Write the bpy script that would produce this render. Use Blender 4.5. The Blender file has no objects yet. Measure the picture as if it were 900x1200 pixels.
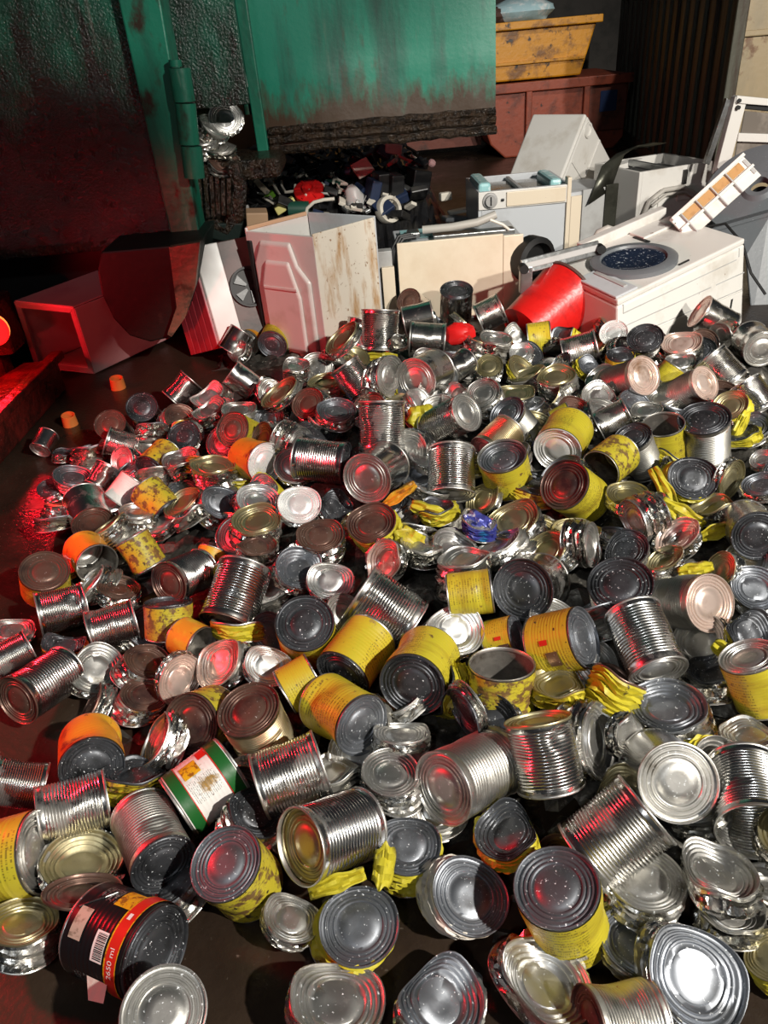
import bpy, math, random
import numpy as np
from mathutils import Vector, Matrix, Euler

# ------------------------------------------------------------------ camera, world, lights, exposure
scn = bpy.context.scene
COL = scn.collection
F = 867.0
TH = math.radians(33.0)
RO = math.radians(5.3)
CAM = np.array([0.0, 0.0, 1.45])
fw = np.array([0, math.cos(TH), -math.sin(TH)])
r0 = np.array([1.0, 0, 0])
u0 = np.array([0, math.sin(TH), math.cos(TH)])
rt = math.cos(RO) * r0 - math.sin(RO) * u0
up = math.sin(RO) * r0 + math.cos(RO) * u0
cd = bpy.data.cameras.new('camera')
cam = bpy.data.objects.new('camera', cd)
COL.objects.link(cam)
cam.matrix_world = Matrix(((rt[0], up[0], -fw[0], 0), (rt[1], up[1], -fw[1], 0), (rt[2], up[2], -fw[2], 1.45), (0, 0, 0, 1)))
cd.sensor_fit = 'VERTICAL'
cd.sensor_height = 36.0
cd.lens = 36.0 * F / 1200.0
cd.clip_start = 0.02
scn.camera = cam

w = bpy.data.worlds.new('night_sky')
scn.world = w
w.use_nodes = True
w.node_tree.nodes['Background'].inputs[0].default_value = (0.48, 0.55, 0.66, 1)
w.node_tree.nodes['Background'].inputs[1].default_value = 0.032

def lamp(name, kind, loc, target, energy, color, size=0.1, angle=70, blend=0.3):
    l = bpy.data.lights.new(name, kind)
    l.energy = energy
    l.color = color
    if kind == 'AREA':
        l.shape = 'DISK'; l.size = size
    else:
        l.shadow_soft_size = size
    if kind == 'SPOT':
        l.spot_size = math.radians(angle); l.spot_blend = blend
    o = bpy.data.objects.new(name, l)
    COL.objects.link(o)
    o.location = loc
    d = Vector(target) - Vector(loc)
    o.rotation_euler = d.to_track_quat('-Z', 'Y').to_euler()
    return o

# hard floodlight on a mast to the right behind the camera
lamp('mast_floodlight', 'SPOT', (3.3, -1.6, 3.8), (0.4, 3.4, 0.4), 2100, (1.0, 0.95, 0.87), 0.07, 130, 0.3)
lamp('added_fill_light', 'AREA', (-1.4, -3.4, 5.6), (0.0, 3.0, 0.3), 60, (0.92, 0.96, 1.0), 0.5)  # unseen area lamp added as weak fill
lamp('added_back_spot', 'SPOT', (2.6, -3.0, 3.4), (1.7, 5.2, 0.4), 1600, (1.0, 0.95, 0.87), 0.08, 29, 0.4)  # unseen spot added to brighten the appliances and scrap pile behind the heap
# red tail lights of the vehicle on the left
lamp('tail_light_beam', 'SPOT', (-2.5, 1.75, 1.15), (0.2, 1.7, 0.0), 215, (1.0, 0.012, 0.025), 0.14, 84, 0.35)
lamp('brake_light_beam', 'SPOT', (-2.3, -0.2, 1.0), (-1.0, 3.9, 0.18), 270, (1.0, 0.012, 0.025), 0.10, 23, 0.5)
# unseen lamp added to brighten the skips at the back
lamp('added_skip_light', 'SPOT', (3.6, 4.2, 5.2), (2.2, 10.0, 0.7), 650, (1.0, 0.93, 0.82), 0.1, 48, 0.5)
scn.view_settings.view_transform = 'Standard'
scn.view_settings.look = 'None'
scn.view_settings.gamma = 1.0
scn.view_settings.use_curve_mapping = False
scn.view_settings.exposure = -0.12

# ------------------------------------------------------------------ helpers
def ray(x, y):
    return fw + (x - 450) / F * rt - (y - 600) / F * up
def Py(x, y, Y):
    d = ray(x, y)
    return Vector(CAM + d * (Y / d[1]))
def Pz(x, y, z):
    d = ray(x, y)
    return Vector(CAM + d * ((z - 1.45) / d[2]))

def mesh(name, verts, faces, smooth=False, sharp=None):
    me = bpy.data.meshes.new(name)
    me.from_pydata([tuple(v) for v in verts], [], faces)
    if smooth:
        me.polygons.foreach_set('use_smooth', [True] * len(me.polygons))
        if sharp:
            me.set_sharp_from_angle(angle=math.radians(sharp))
    me.update()
    return me

def obj(name, me, mat=None, parent=None, loc=None, rot=None, scale=None):
    o = bpy.data.objects.new(name, me)
    COL.objects.link(o)
    if parent: o.parent = parent
    if mat:
        if len(me.materials) == 0: me.materials.append(mat)
        if me.materials[0] is not mat:
            o.material_slots[0].link = 'OBJECT'
            o.material_slots[0].material = mat
    if loc is not None: o.location = loc
    if rot is not None: o.rotation_euler = rot
    if scale is not None: o.scale = scale
    return o

def empty(name, loc=(0, 0, 0), rot=(0, 0, 0)):
    o = bpy.data.objects.new(name, None)
    COL.objects.link(o)
    o.empty_display_size = 0.05
    o.location = loc; o.rotation_euler = rot
    return o

def tag(o, label=None, cat=None, group=None, kind=None):
    if label: o['label'] = label
    if cat: o['category'] = cat
    if group: o['group'] = group
    if kind: o['kind'] = kind
    return o

class MB:
    """collects simple shapes into one mesh"""
    def __init__(s):
        s.v = []; s.f = []
    def add(s, vs, fs):
        n = len(s.v)
        s.v += [Vector(v) for v in vs]
        s.f += [tuple(i + n for i in f) for f in fs]
        return s
    def hexa(s, p):           # 8 corners: bottom 4 ccw, top 4 ccw
        return s.add(p, [(3, 2, 1, 0), (4, 5, 6, 7), (0, 1, 5, 4), (1, 2, 6, 5), (2, 3, 7, 6), (3, 0, 4, 7)])
    def box(s, c, d, rot=None):
        x, y, z = d[0] / 2, d[1] / 2, d[2] / 2
        p = [Vector(q) for q in ((-x, -y, -z), (x, -y, -z), (x, y, -z), (-x, y, -z), (-x, -y, z), (x, -y, z), (x, y, z), (-x, y, z))]
        R = Euler(rot).to_matrix() if rot else Matrix.Identity(3)
        return s.hexa([R @ q + Vector(c) for q in p])
    def lathe(s, prof, n=24, c=(0, 0, 0), rot=None, cap=True):
        R = Euler(rot).to_matrix() if rot else Matrix.Identity(3)
        vs = []; fs = []
        for (r, z) in prof:
            for k in range(n):
                a = 2 * math.pi * k / n
                vs.append(R @ Vector((r * math.cos(a), r * math.sin(a), z)) + Vector(c))
        for i in range(len(prof) - 1):
            for k in range(n):
                k2 = (k + 1) % n
                fs.append((i * n + k, i * n + k2, (i + 1) * n + k2, (i + 1) * n + k))
        if cap:
            fs.append(tuple(range(n - 1, -1, -1)))
            m = (len(prof) - 1) * n
            fs.append(tuple(m + k for k in range(n)))
        return s.add(vs, fs)
    def tube(s, pts, r, n=8):
        pts = [Vector(p) for p in pts]
        vs = []; fs = []
        prev = None
        for i, p in enumerate(pts):
            t = (pts[min(i + 1, len(pts) - 1)] - pts[max(i - 1, 0)]).normalized()
            a = t.orthogonal().normalized() if prev is None else (prev - t * prev.dot(t)).normalized()
            prev = a
            b = t.cross(a)
            rr = r[i] if isinstance(r, (list, tuple)) else r
            for k in range(n):
                q = 2 * math.pi * k / n
                vs.append(p + a * (rr * math.cos(q)) + b * (rr * math.sin(q)))
        for i in range(len(pts) - 1):
            for k in range(n):
                k2 = (k + 1) % n
                fs.append((i * n + k, i * n + k2, (i + 1) * n + k2, (i + 1) * n + k))
        fs.append(tuple(range(n - 1, -1, -1)))
        m = (len(pts) - 1) * n
        fs.append(tuple(m + k for k in range(n)))
        return s.add(vs, fs)
    def prism(s, poly, h, M=None):      # poly in xy, extruded to +z, M a 4x4
        n = len(poly)
        vs = [Vector((x, y, 0)) for x, y in poly] + [Vector((x, y, h)) for x, y in poly]
        if M: vs = [M @ v for v in vs]
        fs = [tuple(range(n - 1, -1, -1)), tuple(range(n, 2 * n))] + [(i, (i + 1) % n, n + (i + 1) % n, n + i) for i in range(n)]
        return s.add(vs, fs)
    def build(s, name, mat, parent=None, smooth=False, bevel=0, sharp=40, loc=None, rot=None):
        o = obj(name, mesh(name, s.v, s.f, smooth, sharp), mat, parent, loc, rot)
        if bevel:
            m = o.modifiers.new('bevel', 'BEVEL'); m.width = bevel; m.segments = 2; m.limit_method = 'ANGLE'
        return o

def arc(c, r, a0, a1, n, plane='xz'):
    out = []
    for i in range(n + 1):
        a = math.radians(a0 + (a1 - a0) * i / n)
        u, v = r * math.cos(a), r * math.sin(a)
        out.append(Vector(c) + (Vector((u, 0, v)) if plane == 'xz' else Vector((u, v, 0)) if plane == 'xy' else Vector((0, u, v))))
    return out

# ------------------------------------------------------------------ materials
MATS = {}
def pm(name, col, rough=0.5, metal=0.0, layers=(), bump=None, rvar=0.0, spec=0.5, coat=0.0, emit=None, extra=None, alpha=None, trans=0.0, ior=1.45):
    """procedural material: base colour + noise layers (colour, scale, lo, hi, stretch xyz[, roughness, metallic])"""
    m = bpy.data.materials.new(name)
    MATS[name] = m
    m.use_nodes = True
    nt = m.node_tree; N = nt.nodes; L = nt.links
    b = N['Principled BSDF']
    b.inputs['Roughness'].default_value = rough
    b.inputs['Metallic'].default_value = metal
    b.inputs['Specular IOR Level'].default_value = spec
    b.inputs['Coat Weight'].default_value = coat
    b.inputs['Coat Roughness'].default_value = 0.12
    b.inputs['Transmission Weight'].default_value = trans
    b.inputs['IOR'].default_value = ior
    if alpha is not None: b.inputs['Alpha'].default_value = alpha
    tc = N.new('ShaderNodeTexCoord')
    oi = N.new('ShaderNodeObjectInfo')
    ml = N.new('ShaderNodeMath'); ml.operation = 'MULTIPLY'; ml.inputs[1].default_value = 37.0
    L.new(oi.outputs['Random'], ml.inputs[0])
    off = N.new('ShaderNodeVectorMath'); off.operation = 'ADD'
    L.new(tc.outputs['Object'], off.inputs[0]); L.new(ml.outputs[0], off.inputs[1])
    c0 = N.new('ShaderNodeRGB'); c0.outputs[0].default_value = (*col, 1)
    cur = c0.outputs[0]
    rr = None; mm = None
    for ly in layers:
        lc, sc, lo, hi = ly[:4]
        st = ly[4] if len(ly) > 4 and ly[4] else (1, 1, 1)
        mp = N.new('ShaderNodeMapping'); mp.inputs['Scale'].default_value = st
        L.new(off.outputs[0], mp.inputs[0])
        nz = N.new('ShaderNodeTexNoise'); nz.inputs['Scale'].default_value = sc
        nz.inputs['Detail'].default_value = 5.0; nz.inputs['Roughness'].default_value = 0.62
        L.new(mp.outputs[0], nz.inputs['Vector'])
        mr = N.new('ShaderNodeMapRange'); mr.inputs[1].default_value = lo; mr.inputs[2].default_value = hi
        L.new(nz.outputs[0], mr.inputs[0])
        mx = N.new('ShaderNodeMix'); mx.data_type = 'RGBA'
        L.new(mr.outputs[0], mx.inputs[0]); L.new(cur, mx.inputs[6])
        mx.inputs[7].default_value = (*lc, 1)
        cur = mx.outputs[2]
        for idx, sock, base in ((5, 'Roughness', rough), (6, 'Metallic', metal)):
            if len(ly) > idx and ly[idx] is not None:
                src = rr if idx == 5 else mm
                mf = N.new('ShaderNodeMix'); mf.data_type = 'FLOAT'
                L.new(mr.outputs[0], mf.inputs[0])
                if src is not None: L.new(src, mf.inputs[2])
                else: mf.inputs[2].default_value = base
                mf.inputs[3].default_value = ly[idx]
                if idx == 5: rr = mf.outputs[0]
                else: mm = mf.outputs[0]
    if extra: cur = extra(N, L, tc, off, cur)
    L.new(cur, b.inputs['Base Color'])
    if rvar:
        nz = N.new('ShaderNodeTexNoise'); nz.inputs['Scale'].default_value = 14.0; nz.inputs['Detail'].default_value = 4
        L.new(off.outputs[0], nz.inputs['Vector'])
        ma = N.new('ShaderNodeMath'); ma.operation = 'MULTIPLY_ADD'; ma.inputs[1].default_value = rvar
        L.new(nz.outputs[0], ma.inputs[0])
        if rr is not None: L.new(rr, ma.inputs[2])
        else: ma.inputs[2].default_value = rough - rvar * 0.5
        rr = ma.outputs[0]
    if rr is not None: L.new(rr, b.inputs['Roughness'])
    if mm is not None: L.new(mm, b.inputs['Metallic'])
    if bump:
        nz = N.new('ShaderNodeTexNoise'); nz.inputs['Scale'].default_value = bump[0]; nz.inputs['Detail'].default_value = 4
        L.new(off.outputs[0], nz.inputs['Vector'])
        bp = N.new('ShaderNodeBump'); bp.inputs['Strength'].default_value = bump[1]
        bp.inputs['Distance'].default_value = bump[2] if len(bump) > 2 else 0.01
        L.new(nz.outputs[0], bp.inputs['Height'])
        L.new(bp.outputs[0], b.inputs['Normal'])
    if emit:
        b.inputs['Emission Color'].default_value = (*emit[0], 1)
        b.inputs['Emission Strength'].default_value = emit[1]
    return m

def print_lines(color, rows, th0, thw, dens=0.5, zlo=-1, zhi=1):
    """rows of tiny print around a can: dashes on rows of the height, inside an angular window"""
    def f(N, L, tc, off, cur):
        sx = N.new('ShaderNodeSeparateXYZ'); L.new(tc.outputs['Object'], sx.inputs[0])
        at = N.new('ShaderNodeMath'); at.operation = 'ARCTAN2'
        L.new(sx.outputs[1], at.inputs[0]); L.new(sx.outputs[0], at.inputs[1])
        def M(op, a, b_=None, c=None):
            n = N.new('ShaderNodeMath'); n.operation = op
            for i, q in enumerate((a, b_, c)):
                if q is None: continue
                if isinstance(q, (int, float)): n.inputs[i].default_value = q
                else: L.new(q, n.inputs[i])
            return n.outputs[0]
        zr = M('MULTIPLY', sx.outputs[2], rows)
        row = M('FLOOR', zr)
        fr = M('FRACT', zr)
        rowmask = M('LESS_THAN', fr, 0.42)
        cv = N.new('ShaderNodeCombineXYZ')
        L.new(M('MULTIPLY', at.outputs[0], 26.0), cv.inputs[0]); L.new(M('MULTIPLY', row, 7.31), cv.inputs[1])
        nz = N.new('ShaderNodeTexNoise'); nz.inputs['Scale'].default_value = 1.0; nz.inputs['Detail'].default_value = 1
        L.new(cv.outputs[0], nz.inputs['Vector'])
        dash = M('GREATER_THAN', nz.outputs[0], dens)
        win = M('LESS_THAN', M('ABSOLUTE', M('SINE', M('ADD', M('MULTIPLY', at.outputs[0], 1.5), th0))), thw)
        zw = M('MULTIPLY', M('GREATER_THAN', sx.outputs[2], zlo), M('LESS_THAN', sx.outputs[2], zhi))
        k = M('MULTIPLY', M('MULTIPLY', M('MULTIPLY', rowmask, dash), M('MULTIPLY', win, zw)), 0.62)
        mx = N.new('ShaderNodeMix'); mx.data_type = 'RGBA'
        L.new(k, mx.inputs[0]); L.new(cur, mx.inputs[6]); mx.inputs[7].default_value = (*color, 1)
        return mx.outputs[2]
    return f

GR = (0.10, 0.085, 0.06)
pm('tin', (0.66, 0.65, 0.62), 0.15, 1.0, [(GR, 9, 0.55, 0.78, None, 0.55, 0.6), ((0.9, 0.9, 0.9), 160, 0.70, 0.74, None, 0.2, 0.3)], (26, 0.12, 0.004), 0.14)
pm('tin_dull', (0.50, 0.49, 0.45), 0.34, 1.0, [(GR, 7, 0.52, 0.76, None, 0.6, 0.5), ((0.25, 0.12, 0.05), 22, 0.66, 0.74, None, 0.7, 0.2)], (22, 0.3, 0.004), 0.2)
pm('tin_yellow_sheen', (0.62, 0.52, 0.32), 0.28, 1.0, [(GR, 8, 0.52, 0.74, None, 0.6, 0.5)], (22, 0.3, 0.004), 0.2)  # nearby yellow reflected in the ribs is put into this tin colour
pm('tin_crumpled', (0.62, 0.61, 0.57), 0.13, 1.0, [(GR, 8, 0.50, 0.72, None, 0.6, 0.5), ((0.45, 0.40, 0.28), 5, 0.55, 0.75)], (60, 0.35, 0.006), 0.2)
pm('tin_inside', (0.30, 0.28, 0.25), 0.4, 0.9, [((0.05, 0.04, 0.03), 12, 0.45, 0.65, None, 0.6, 0.3)], (30, 0.3, 0.004), 0.2)
DROPS = ((0.85, 0.88, 0.9), 150, 0.635, 0.675, None, 0.25, 0.1)
pm('lid_slate', (0.25, 0.265, 0.29), 0.33, 0.9, [((0.11, 0.11, 0.11), 10, 0.5, 0.72, None, 0.5), DROPS], (16, 0.22, 0.004), 0.26)
pm('lid_dark', (0.10, 0.105, 0.115), 0.32, 0.8, [((0.03, 0.03, 0.03), 10, 0.5, 0.7), DROPS], (16, 0.22, 0.004), 0.26)
pm('lid_blue', (0.055, 0.07, 0.12), 0.30, 0.7, [((0.02, 0.025, 0.05), 10, 0.5, 0.7), ((0.7, 0.75, 0.8), 150, 0.67, 0.70)], (16, 0.22, 0.004), 0.26)
pm('lid_glare', (0.88, 0.88, 0.86), 0.26, 0.5, [((0.2, 0.18, 0.16), 60, 0.68, 0.72)], (16, 0.22, 0.004), 0.26)  # pale base stands in for the lamp mirrored in bare lids
pm('lid_bright', (0.78, 0.78, 0.76), 0.26, 0.95, [((0.3, 0.28, 0.25), 12, 0.52, 0.75, None, 0.45), DROPS], (16, 0.22, 0.004), 0.26)
pm('lid_tin', (0.56, 0.55, 0.52), 0.30, 0.95, [(GR, 9, 0.52, 0.72, None, 0.5, 0.5), DROPS], (18, 0.2, 0.004), 0.18)
pm('lid_olive', (0.46, 0.41, 0.24), 0.32, 0.9, [(GR, 10, 0.55, 0.75, None, 0.5, 0.5), ((0.85, 0.8, 0.7), 150, 0.70, 0.73)], (18, 0.2, 0.004), 0.18)
pm('lid_rust', (0.17, 0.10, 0.075), 0.38, 0.55, [((0.05, 0.03, 0.03), 10, 0.48, 0.7), ((0.8, 0.75, 0.72), 120, 0.66, 0.69)], (30, 0.3, 0.004), 0.2)
pm('lid_pink_lit', (0.66, 0.52, 0.45), 0.30, 0.6, [((0.30, 0.17, 0.10), 14, 0.55, 0.75)], (18, 0.2, 0.004), 0.18)  # pink cast of the red lamps is put into this base colour
YL = (0.50, 0.42, 0.028)
YB = (0.30, 0.17, 0.03)
pm('label_yellow', YL, 0.42, 0, [((0.34, 0.24, 0.02), 5, 0.48, 0.72, (1, 1, 5)), ((0.13, 0.07, 0.03), 34, 0.62, 0.70)], (24, 0.2, 0.004), 0.15, extra=print_lines((0.07, 0.055, 0.015), 105, 0.4, 0.75, 0.50))
pm('label_stained', (0.49, 0.39, 0.024), 0.45, 0, [((0.45, 0.25, 0.02), 6, 0.54, 0.74, (1, 1, 4)), ((0.20, 0.09, 0.07), 11, 0.62, 0.68), ((0.05, 0.03, 0.02), 45, 0.66, 0.70)], (24, 0.25, 0.004), 0.15, extra=print_lines((0.09, 0.06, 0.015), 105, 1.6, 0.6, 0.52))
pm('label_speckled', (0.47, 0.39, 0.028), 0.5, 0, [((0.16, 0.09, 0.03), 34, 0.50, 0.58), ((0.04, 0.025, 0.015), 60, 0.58, 0.66), ((0.25, 0.10, 0.03), 7, 0.55, 0.7)], (40, 0.3, 0.004), 0.1)
pm('label_orange', (0.62, 0.26, 0.02), 0.45, 0, [((0.60, 0.44, 0.03), 7, 0.5, 0.66), ((0.20, 0.05, 0.02), 16, 0.58, 0.68), ((0.04, 0.02, 0.02), 40, 0.64, 0.7)], (30, 0.3, 0.004), 0.1)
pm('label_white', (0.72, 0.70, 0.66), 0.45, 0, [((0.45, 0.38, 0.32), 9, 0.58, 0.75), ((0.30, 0.16, 0.02), 7, 0.66, 0.70), ((0.12, 0.06, 0.05), 60, 0.67, 0.70)], (24, 0.2, 0.004), 0.1, extra=print_lines((0.10, 0.10, 0.09), 230, 0.0, 0.5, 0.45, 0.045, 0.115))
pm('label_green', (0.012, 0.10, 0.02), 0.35, 0, [((0.3, 0.3, 0.25), 50, 0.70, 0.74)], (24, 0.2, 0.004))
pm('label_red', (0.55, 0.022, 0.012), 0.35, 0, [((0.2, 0.02, 0.02), 9, 0.6, 0.75)], (24, 0.15, 0.004))
pm('label_black', (0.008, 0.008, 0.009), 0.3, 0, [((0.25, 0.25, 0.24), 70, 0.72, 0.76)], (24, 0.15, 0.004), extra=print_lines((0.35, 0.35, 0.33), 260, 1.25, 0.35, 0.5, 0.03, 0.11))
pm('print_gold', (0.62, 0.36, 0.01), 0.45, 0, [((0.25, 0.10, 0.01), 90, 0.5, 0.6)], (110, 0.5, 0.004))
pm('print_white', (0.75, 0.75, 0.72), 0.4)
pm('print_grey', (0.40, 0.38, 0.30), 0.5, 0, [((0.2, 0.19, 0.14), 40, 0.5, 0.6, (6, 1, 1))])
pm('print_black', (0.01, 0.01, 0.01), 0.4)
pm('paper_yellow', (0.50, 0.43, 0.03), 0.45, 0, [((0.35, 0.22, 0.02), 12, 0.55, 0.72), ((0.05, 0.03, 0.02), 30, 0.66, 0.72)], (50, 0.5, 0.004))
pm('paper_white', (0.68, 0.64, 0.56), 0.5, 0, [((0.35, 0.28, 0.2), 10, 0.55, 0.7), ((0.5, 0.04, 0.03), 14, 0.66, 0.70)], (50, 0.5, 0.004))
pm('paper_blue', (0.06, 0.07, 0.32), 0.3, 0.3, [((0.6, 0.55, 0.6), 16, 0.58, 0.65), ((0.03, 0.25, 0.5), 9, 0.55, 0.65)], (50, 0.5, 0.004))
# ------------------------------------------------------------------ the place: ground, walls, containers, skips
def zdirt(z0, z1, col, amt=1.0, sc=6.0):
    """mud caked on a panel: fades out upwards between heights z0 and z1, ragged by noise"""
    def f(N, L, tc, off, cur):
        ge = N.new('ShaderNodeNewGeometry')
        sx = N.new('ShaderNodeSeparateXYZ'); L.new(ge.outputs['Position'], sx.inputs[0])
        mr = N.new('ShaderNodeMapRange'); mr.inputs[1].default_value = z1; mr.inputs[2].default_value = z0
        L.new(sx.outputs[2], mr.inputs[0])
        mp = N.new('ShaderNodeMapping'); mp.inputs['Scale'].default_value = (1, 1, 0.35)
        L.new(ge.outputs['Position'], mp.inputs[0])
        nz = N.new('ShaderNodeTexNoise'); nz.inputs['Scale'].default_value = sc; nz.inputs['Detail'].default_value = 8; nz.inputs['Roughness'].default_value = 0.7
        L.new(mp.outputs[0], nz.inputs['Vector'])
        ad = N.new('ShaderNodeMath'); ad.operation = 'MULTIPLY_ADD'; ad.inputs[1].default_value = 1.6
        L.new(nz.outputs[0], ad.inputs[0]); L.new(mr.outputs[0], ad.inputs[2])
        m2 = N.new('ShaderNodeMapRange'); m2.inputs[1].default_value = 1.05; m2.inputs[2].default_value = 1.35; m2.inputs[4].default_value = amt
        L.new(ad.outputs[0], m2.inputs[0])
        mx = N.new('ShaderNodeMix'); mx.data_type = 'RGBA'
        L.new(m2.outputs[0], mx.inputs[0]); L.new(cur, mx.inputs[6]); mx.inputs[7].default_value = (*col, 1)
        return mx.outputs[2]
    return f
GN = (0.008, 0.14, 0.085)
MUD = (0.022, 0.014, 0.008)
pm('plastic_orange', (0.75, 0.22, 0.05), 0.45)
pm('floor_wet', (0.035, 0.022, 0.014), 0.30, 0, [((0.012, 0.008, 0.006), 1.6, 0.4, 0.65, None, 0.10), ((0.10, 0.08, 0.06), 55, 0.66, 0.72, None, 0.5)], (70, 0.25, 0.006), 0.2)
pm('green_clean', GN, 0.40, 0, [((0.012, 0.05, 0.035), 4, 0.5, 0.68, (1, 1, 0.25)), ((0.10, 0.20, 0.15), 12, 0.60, 0.74, (1, 1, 0.2)), (MUD, 7, 0.54, 0.66, (1, 1, 0.6))], (30, 0.35, 0.006))
pm('green_door', (0.008, 0.165, 0.105), 0.42, 0, [((0.012, 0.055, 0.04), 3, 0.48, 0.66, (1.5, 1, 0.2)), ((0.05, 0.13, 0.09), 14, 0.62, 0.74, (1, 1, 0.15)), ((0.05, 0.03, 0.015), 7, 0.62, 0.74, (1, 1, 0.3))], (40, 0.2, 0.004), extra=zdirt(0.88, 1.32, (0.045, 0.026, 0.014)))
pm('green_muddy', (0.008, 0.07, 0.042), 0.25, 0, [((0.010, 0.022, 0.016), 3, 0.40, 0.6, (1.2, 1, 0.4)), ((0.16, 0.15, 0.13), 5, 0.66, 0.74, (2, 1, 0.15))], (85, 0.75, 0.010), 0.25, extra=zdirt(0.55, 2.15, (0.010, 0.008, 0.006)))
pm('mud', (0.030, 0.018, 0.010), 0.22, 0, [((0.010, 0.007, 0.005), 18, 0.45, 0.6)], (55, 1.0, 0.03), 0.2)
pm('dark_green_shaded', (0.003, 0.011, 0.008), 0.55, 0, [((0.03, 0.026, 0.018), 8, 0.62, 0.74)], (30, 0.3, 0.006))  # near black, with the skid's shade put into the colour
pm('underside_dark', (0.006, 0.006, 0.006), 0.5)
pm('skip_yellow', (0.58, 0.25, 0.010), 0.45, 0, [((0.20, 0.08, 0.012), 5, 0.52, 0.66), ((0.03, 0.015, 0.008), 9, 0.60, 0.68)], (20, 0.3, 0.01))
pm('skip_orange', (0.30, 0.062, 0.030), 0.5, 0, [((0.14, 0.035, 0.02), 5, 0.5, 0.68), ((0.03, 0.012, 0.008), 11, 0.62, 0.70)], (20, 0.3, 0.01))
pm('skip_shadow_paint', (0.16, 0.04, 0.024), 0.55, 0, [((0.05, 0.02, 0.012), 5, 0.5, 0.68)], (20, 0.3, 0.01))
pm('blue_print', (0.012, 0.03, 0.10), 0.5)
pm('container_olive', (0.085, 0.085, 0.062), 0.55, 0, [((0.04, 0.022, 0.012), 4, 0.48, 0.64, (2, 2, 0.2)), ((0.13, 0.13, 0.10), 9, 0.62, 0.74, (2, 2, 0.15))], (20, 0.3, 0.01))
pm('container_tan', (0.34, 0.26, 0.15), 0.5, 0, [((0.14, 0.06, 0.02), 6, 0.58, 0.66), ((0.24, 0.20, 0.13), 3, 0.5, 0.7, (1, 1, 0.3))], (20, 0.2, 0.01))
pm('concrete', (0.05, 0.045, 0.04), 0.8, 0, [((0.02, 0.02, 0.018), 2, 0.45, 0.65)], (12, 0.3, 0.01))
pm('sheet_blue', (0.42, 0.62, 0.68), 0.35, 0, [((0.75, 0.82, 0.84), 6, 0.5, 0.62)], (12, 0.4, 0.02))
pm('enamel', (0.66, 0.64, 0.60), 0.32, 0, [((0.50, 0.46, 0.40), 4, 0.55, 0.75), ((0.20, 0.12, 0.07), 26, 0.70, 0.75)], None, 0.1)
pm('enamel_grey', (0.50, 0.52, 0.54), 0.35, 0, [((0.38, 0.38, 0.38), 4, 0.5, 0.75)], None, 0.1)
pm('enamel_cream', (0.70, 0.60, 0.46), 0.38, 0, [((0.60, 0.48, 0.34), 3, 0.5, 0.75), ((0.25, 0.16, 0.10), 26, 0.70, 0.75)], None, 0.1)
pm('enamel_rusty', (0.70, 0.64, 0.54), 0.4, 0, [((0.42, 0.22, 0.07), 9, 0.52, 0.70, (1.5, 1.5, 0.35)), ((0.25, 0.12, 0.04), 40, 0.62, 0.70)], None, 0.1)
pm('pink_and_red_lit', (0.52, 0.30, 0.30), 0.32, 0, [((0.42, 0.20, 0.22), 3, 0.5, 0.7)], None, 0.1)  # white enamel with red lamp light in its colour; also plain pink plastic
pm('enamel_red_lit', (0.42, 0.035, 0.05), 0.38, 0, [((0.30, 0.02, 0.035), 4, 0.5, 0.7)], None, 0.1)  # red lamp light put into the colour of the slotted strips
pm('plastic_grey', (0.125, 0.135, 0.145), 0.42, 0, [((0.14, 0.15, 0.16), 5, 0.5, 0.7), ((0.5, 0.52, 0.54), 120, 0.68, 0.72)], (60, 0.15, 0.004))
pm('plastic_light', (0.40, 0.40, 0.39), 0.42, 0, [((0.30, 0.29, 0.28), 5, 0.5, 0.7)])
pm('plastic_black', (0.010, 0.010, 0.011), 0.35, 0, [((0.03, 0.028, 0.025), 8, 0.5, 0.7)], (40, 0.15, 0.004))
pm('plastic_brown', (0.10, 0.055, 0.045), 0.45, 0, [((0.05, 0.03, 0.025), 8, 0.5, 0.7)], (30, 0.2, 0.004))
pm('plastic_aqua', (0.30, 0.55, 0.56), 0.3, 0, [((0.7, 0.8, 0.8), 20, 0.56, 0.66)])
pm('glass_dark', (0.012, 0.02, 0.04), 0.08, 0, [((0.6, 0.66, 0.7), 60, 0.60, 0.70, None, 0.3)], None, 0, 0.8)
pm('glass_pane', (0.16, 0.14, 0.12), 0.12, 0, [((0.30, 0.26, 0.22), 5, 0.5, 0.7, None, 0.4)], None, 0, 0.6)
pm('rubber', (0.008, 0.008, 0.008), 0.5)
pm('hose_grey', (0.42, 0.40, 0.36), 0.45)
pm('chip_panel', (0.42, 0.22, 0.07), 0.5, 0, [((0.34, 0.17, 0.05), 20, 0.5, 0.6)])
pm('steel_dark', (0.07, 0.07, 0.055), 0.35, 0.6, [((0.02, 0.02, 0.015), 5, 0.5, 0.7)], (20, 0.3, 0.006))
pm('steel_sheet', (0.35, 0.36, 0.36), 0.3, 0.9, [((0.2, 0.19, 0.17), 8, 0.5, 0.7)], (30, 0.3, 0.006))
pm('bucket_red', (0.56, 0.012, 0.010), 0.35, 0, [((0.40, 0.008, 0.008), 6, 0.5, 0.7, (1, 1, 3)), ((0.6, 0.2, 0.15), 10, 0.72, 0.76)], (30, 0.35, 0.006))
pm('rust_beam', (0.11, 0.012, 0.009), 0.30, 0.2, [((0.035, 0.008, 0.006), 9, 0.45, 0.62)], (30, 0.7, 0.012), 0.2)
pm('lamp_red', (0.8, 0.02, 0.02), 0.3, 0, emit=((1.0, 0.01, 0.01), 2.0))
pm('lamp_amber', (0.9, 0.3, 0.05), 0.3, 0, emit=((1.0, 0.25, 0.05), 2.0))
pm('wood_tan', (0.56, 0.36, 0.22), 0.55)
pm('plastic_red', (0.62, 0.012, 0.012), 0.4)
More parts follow.
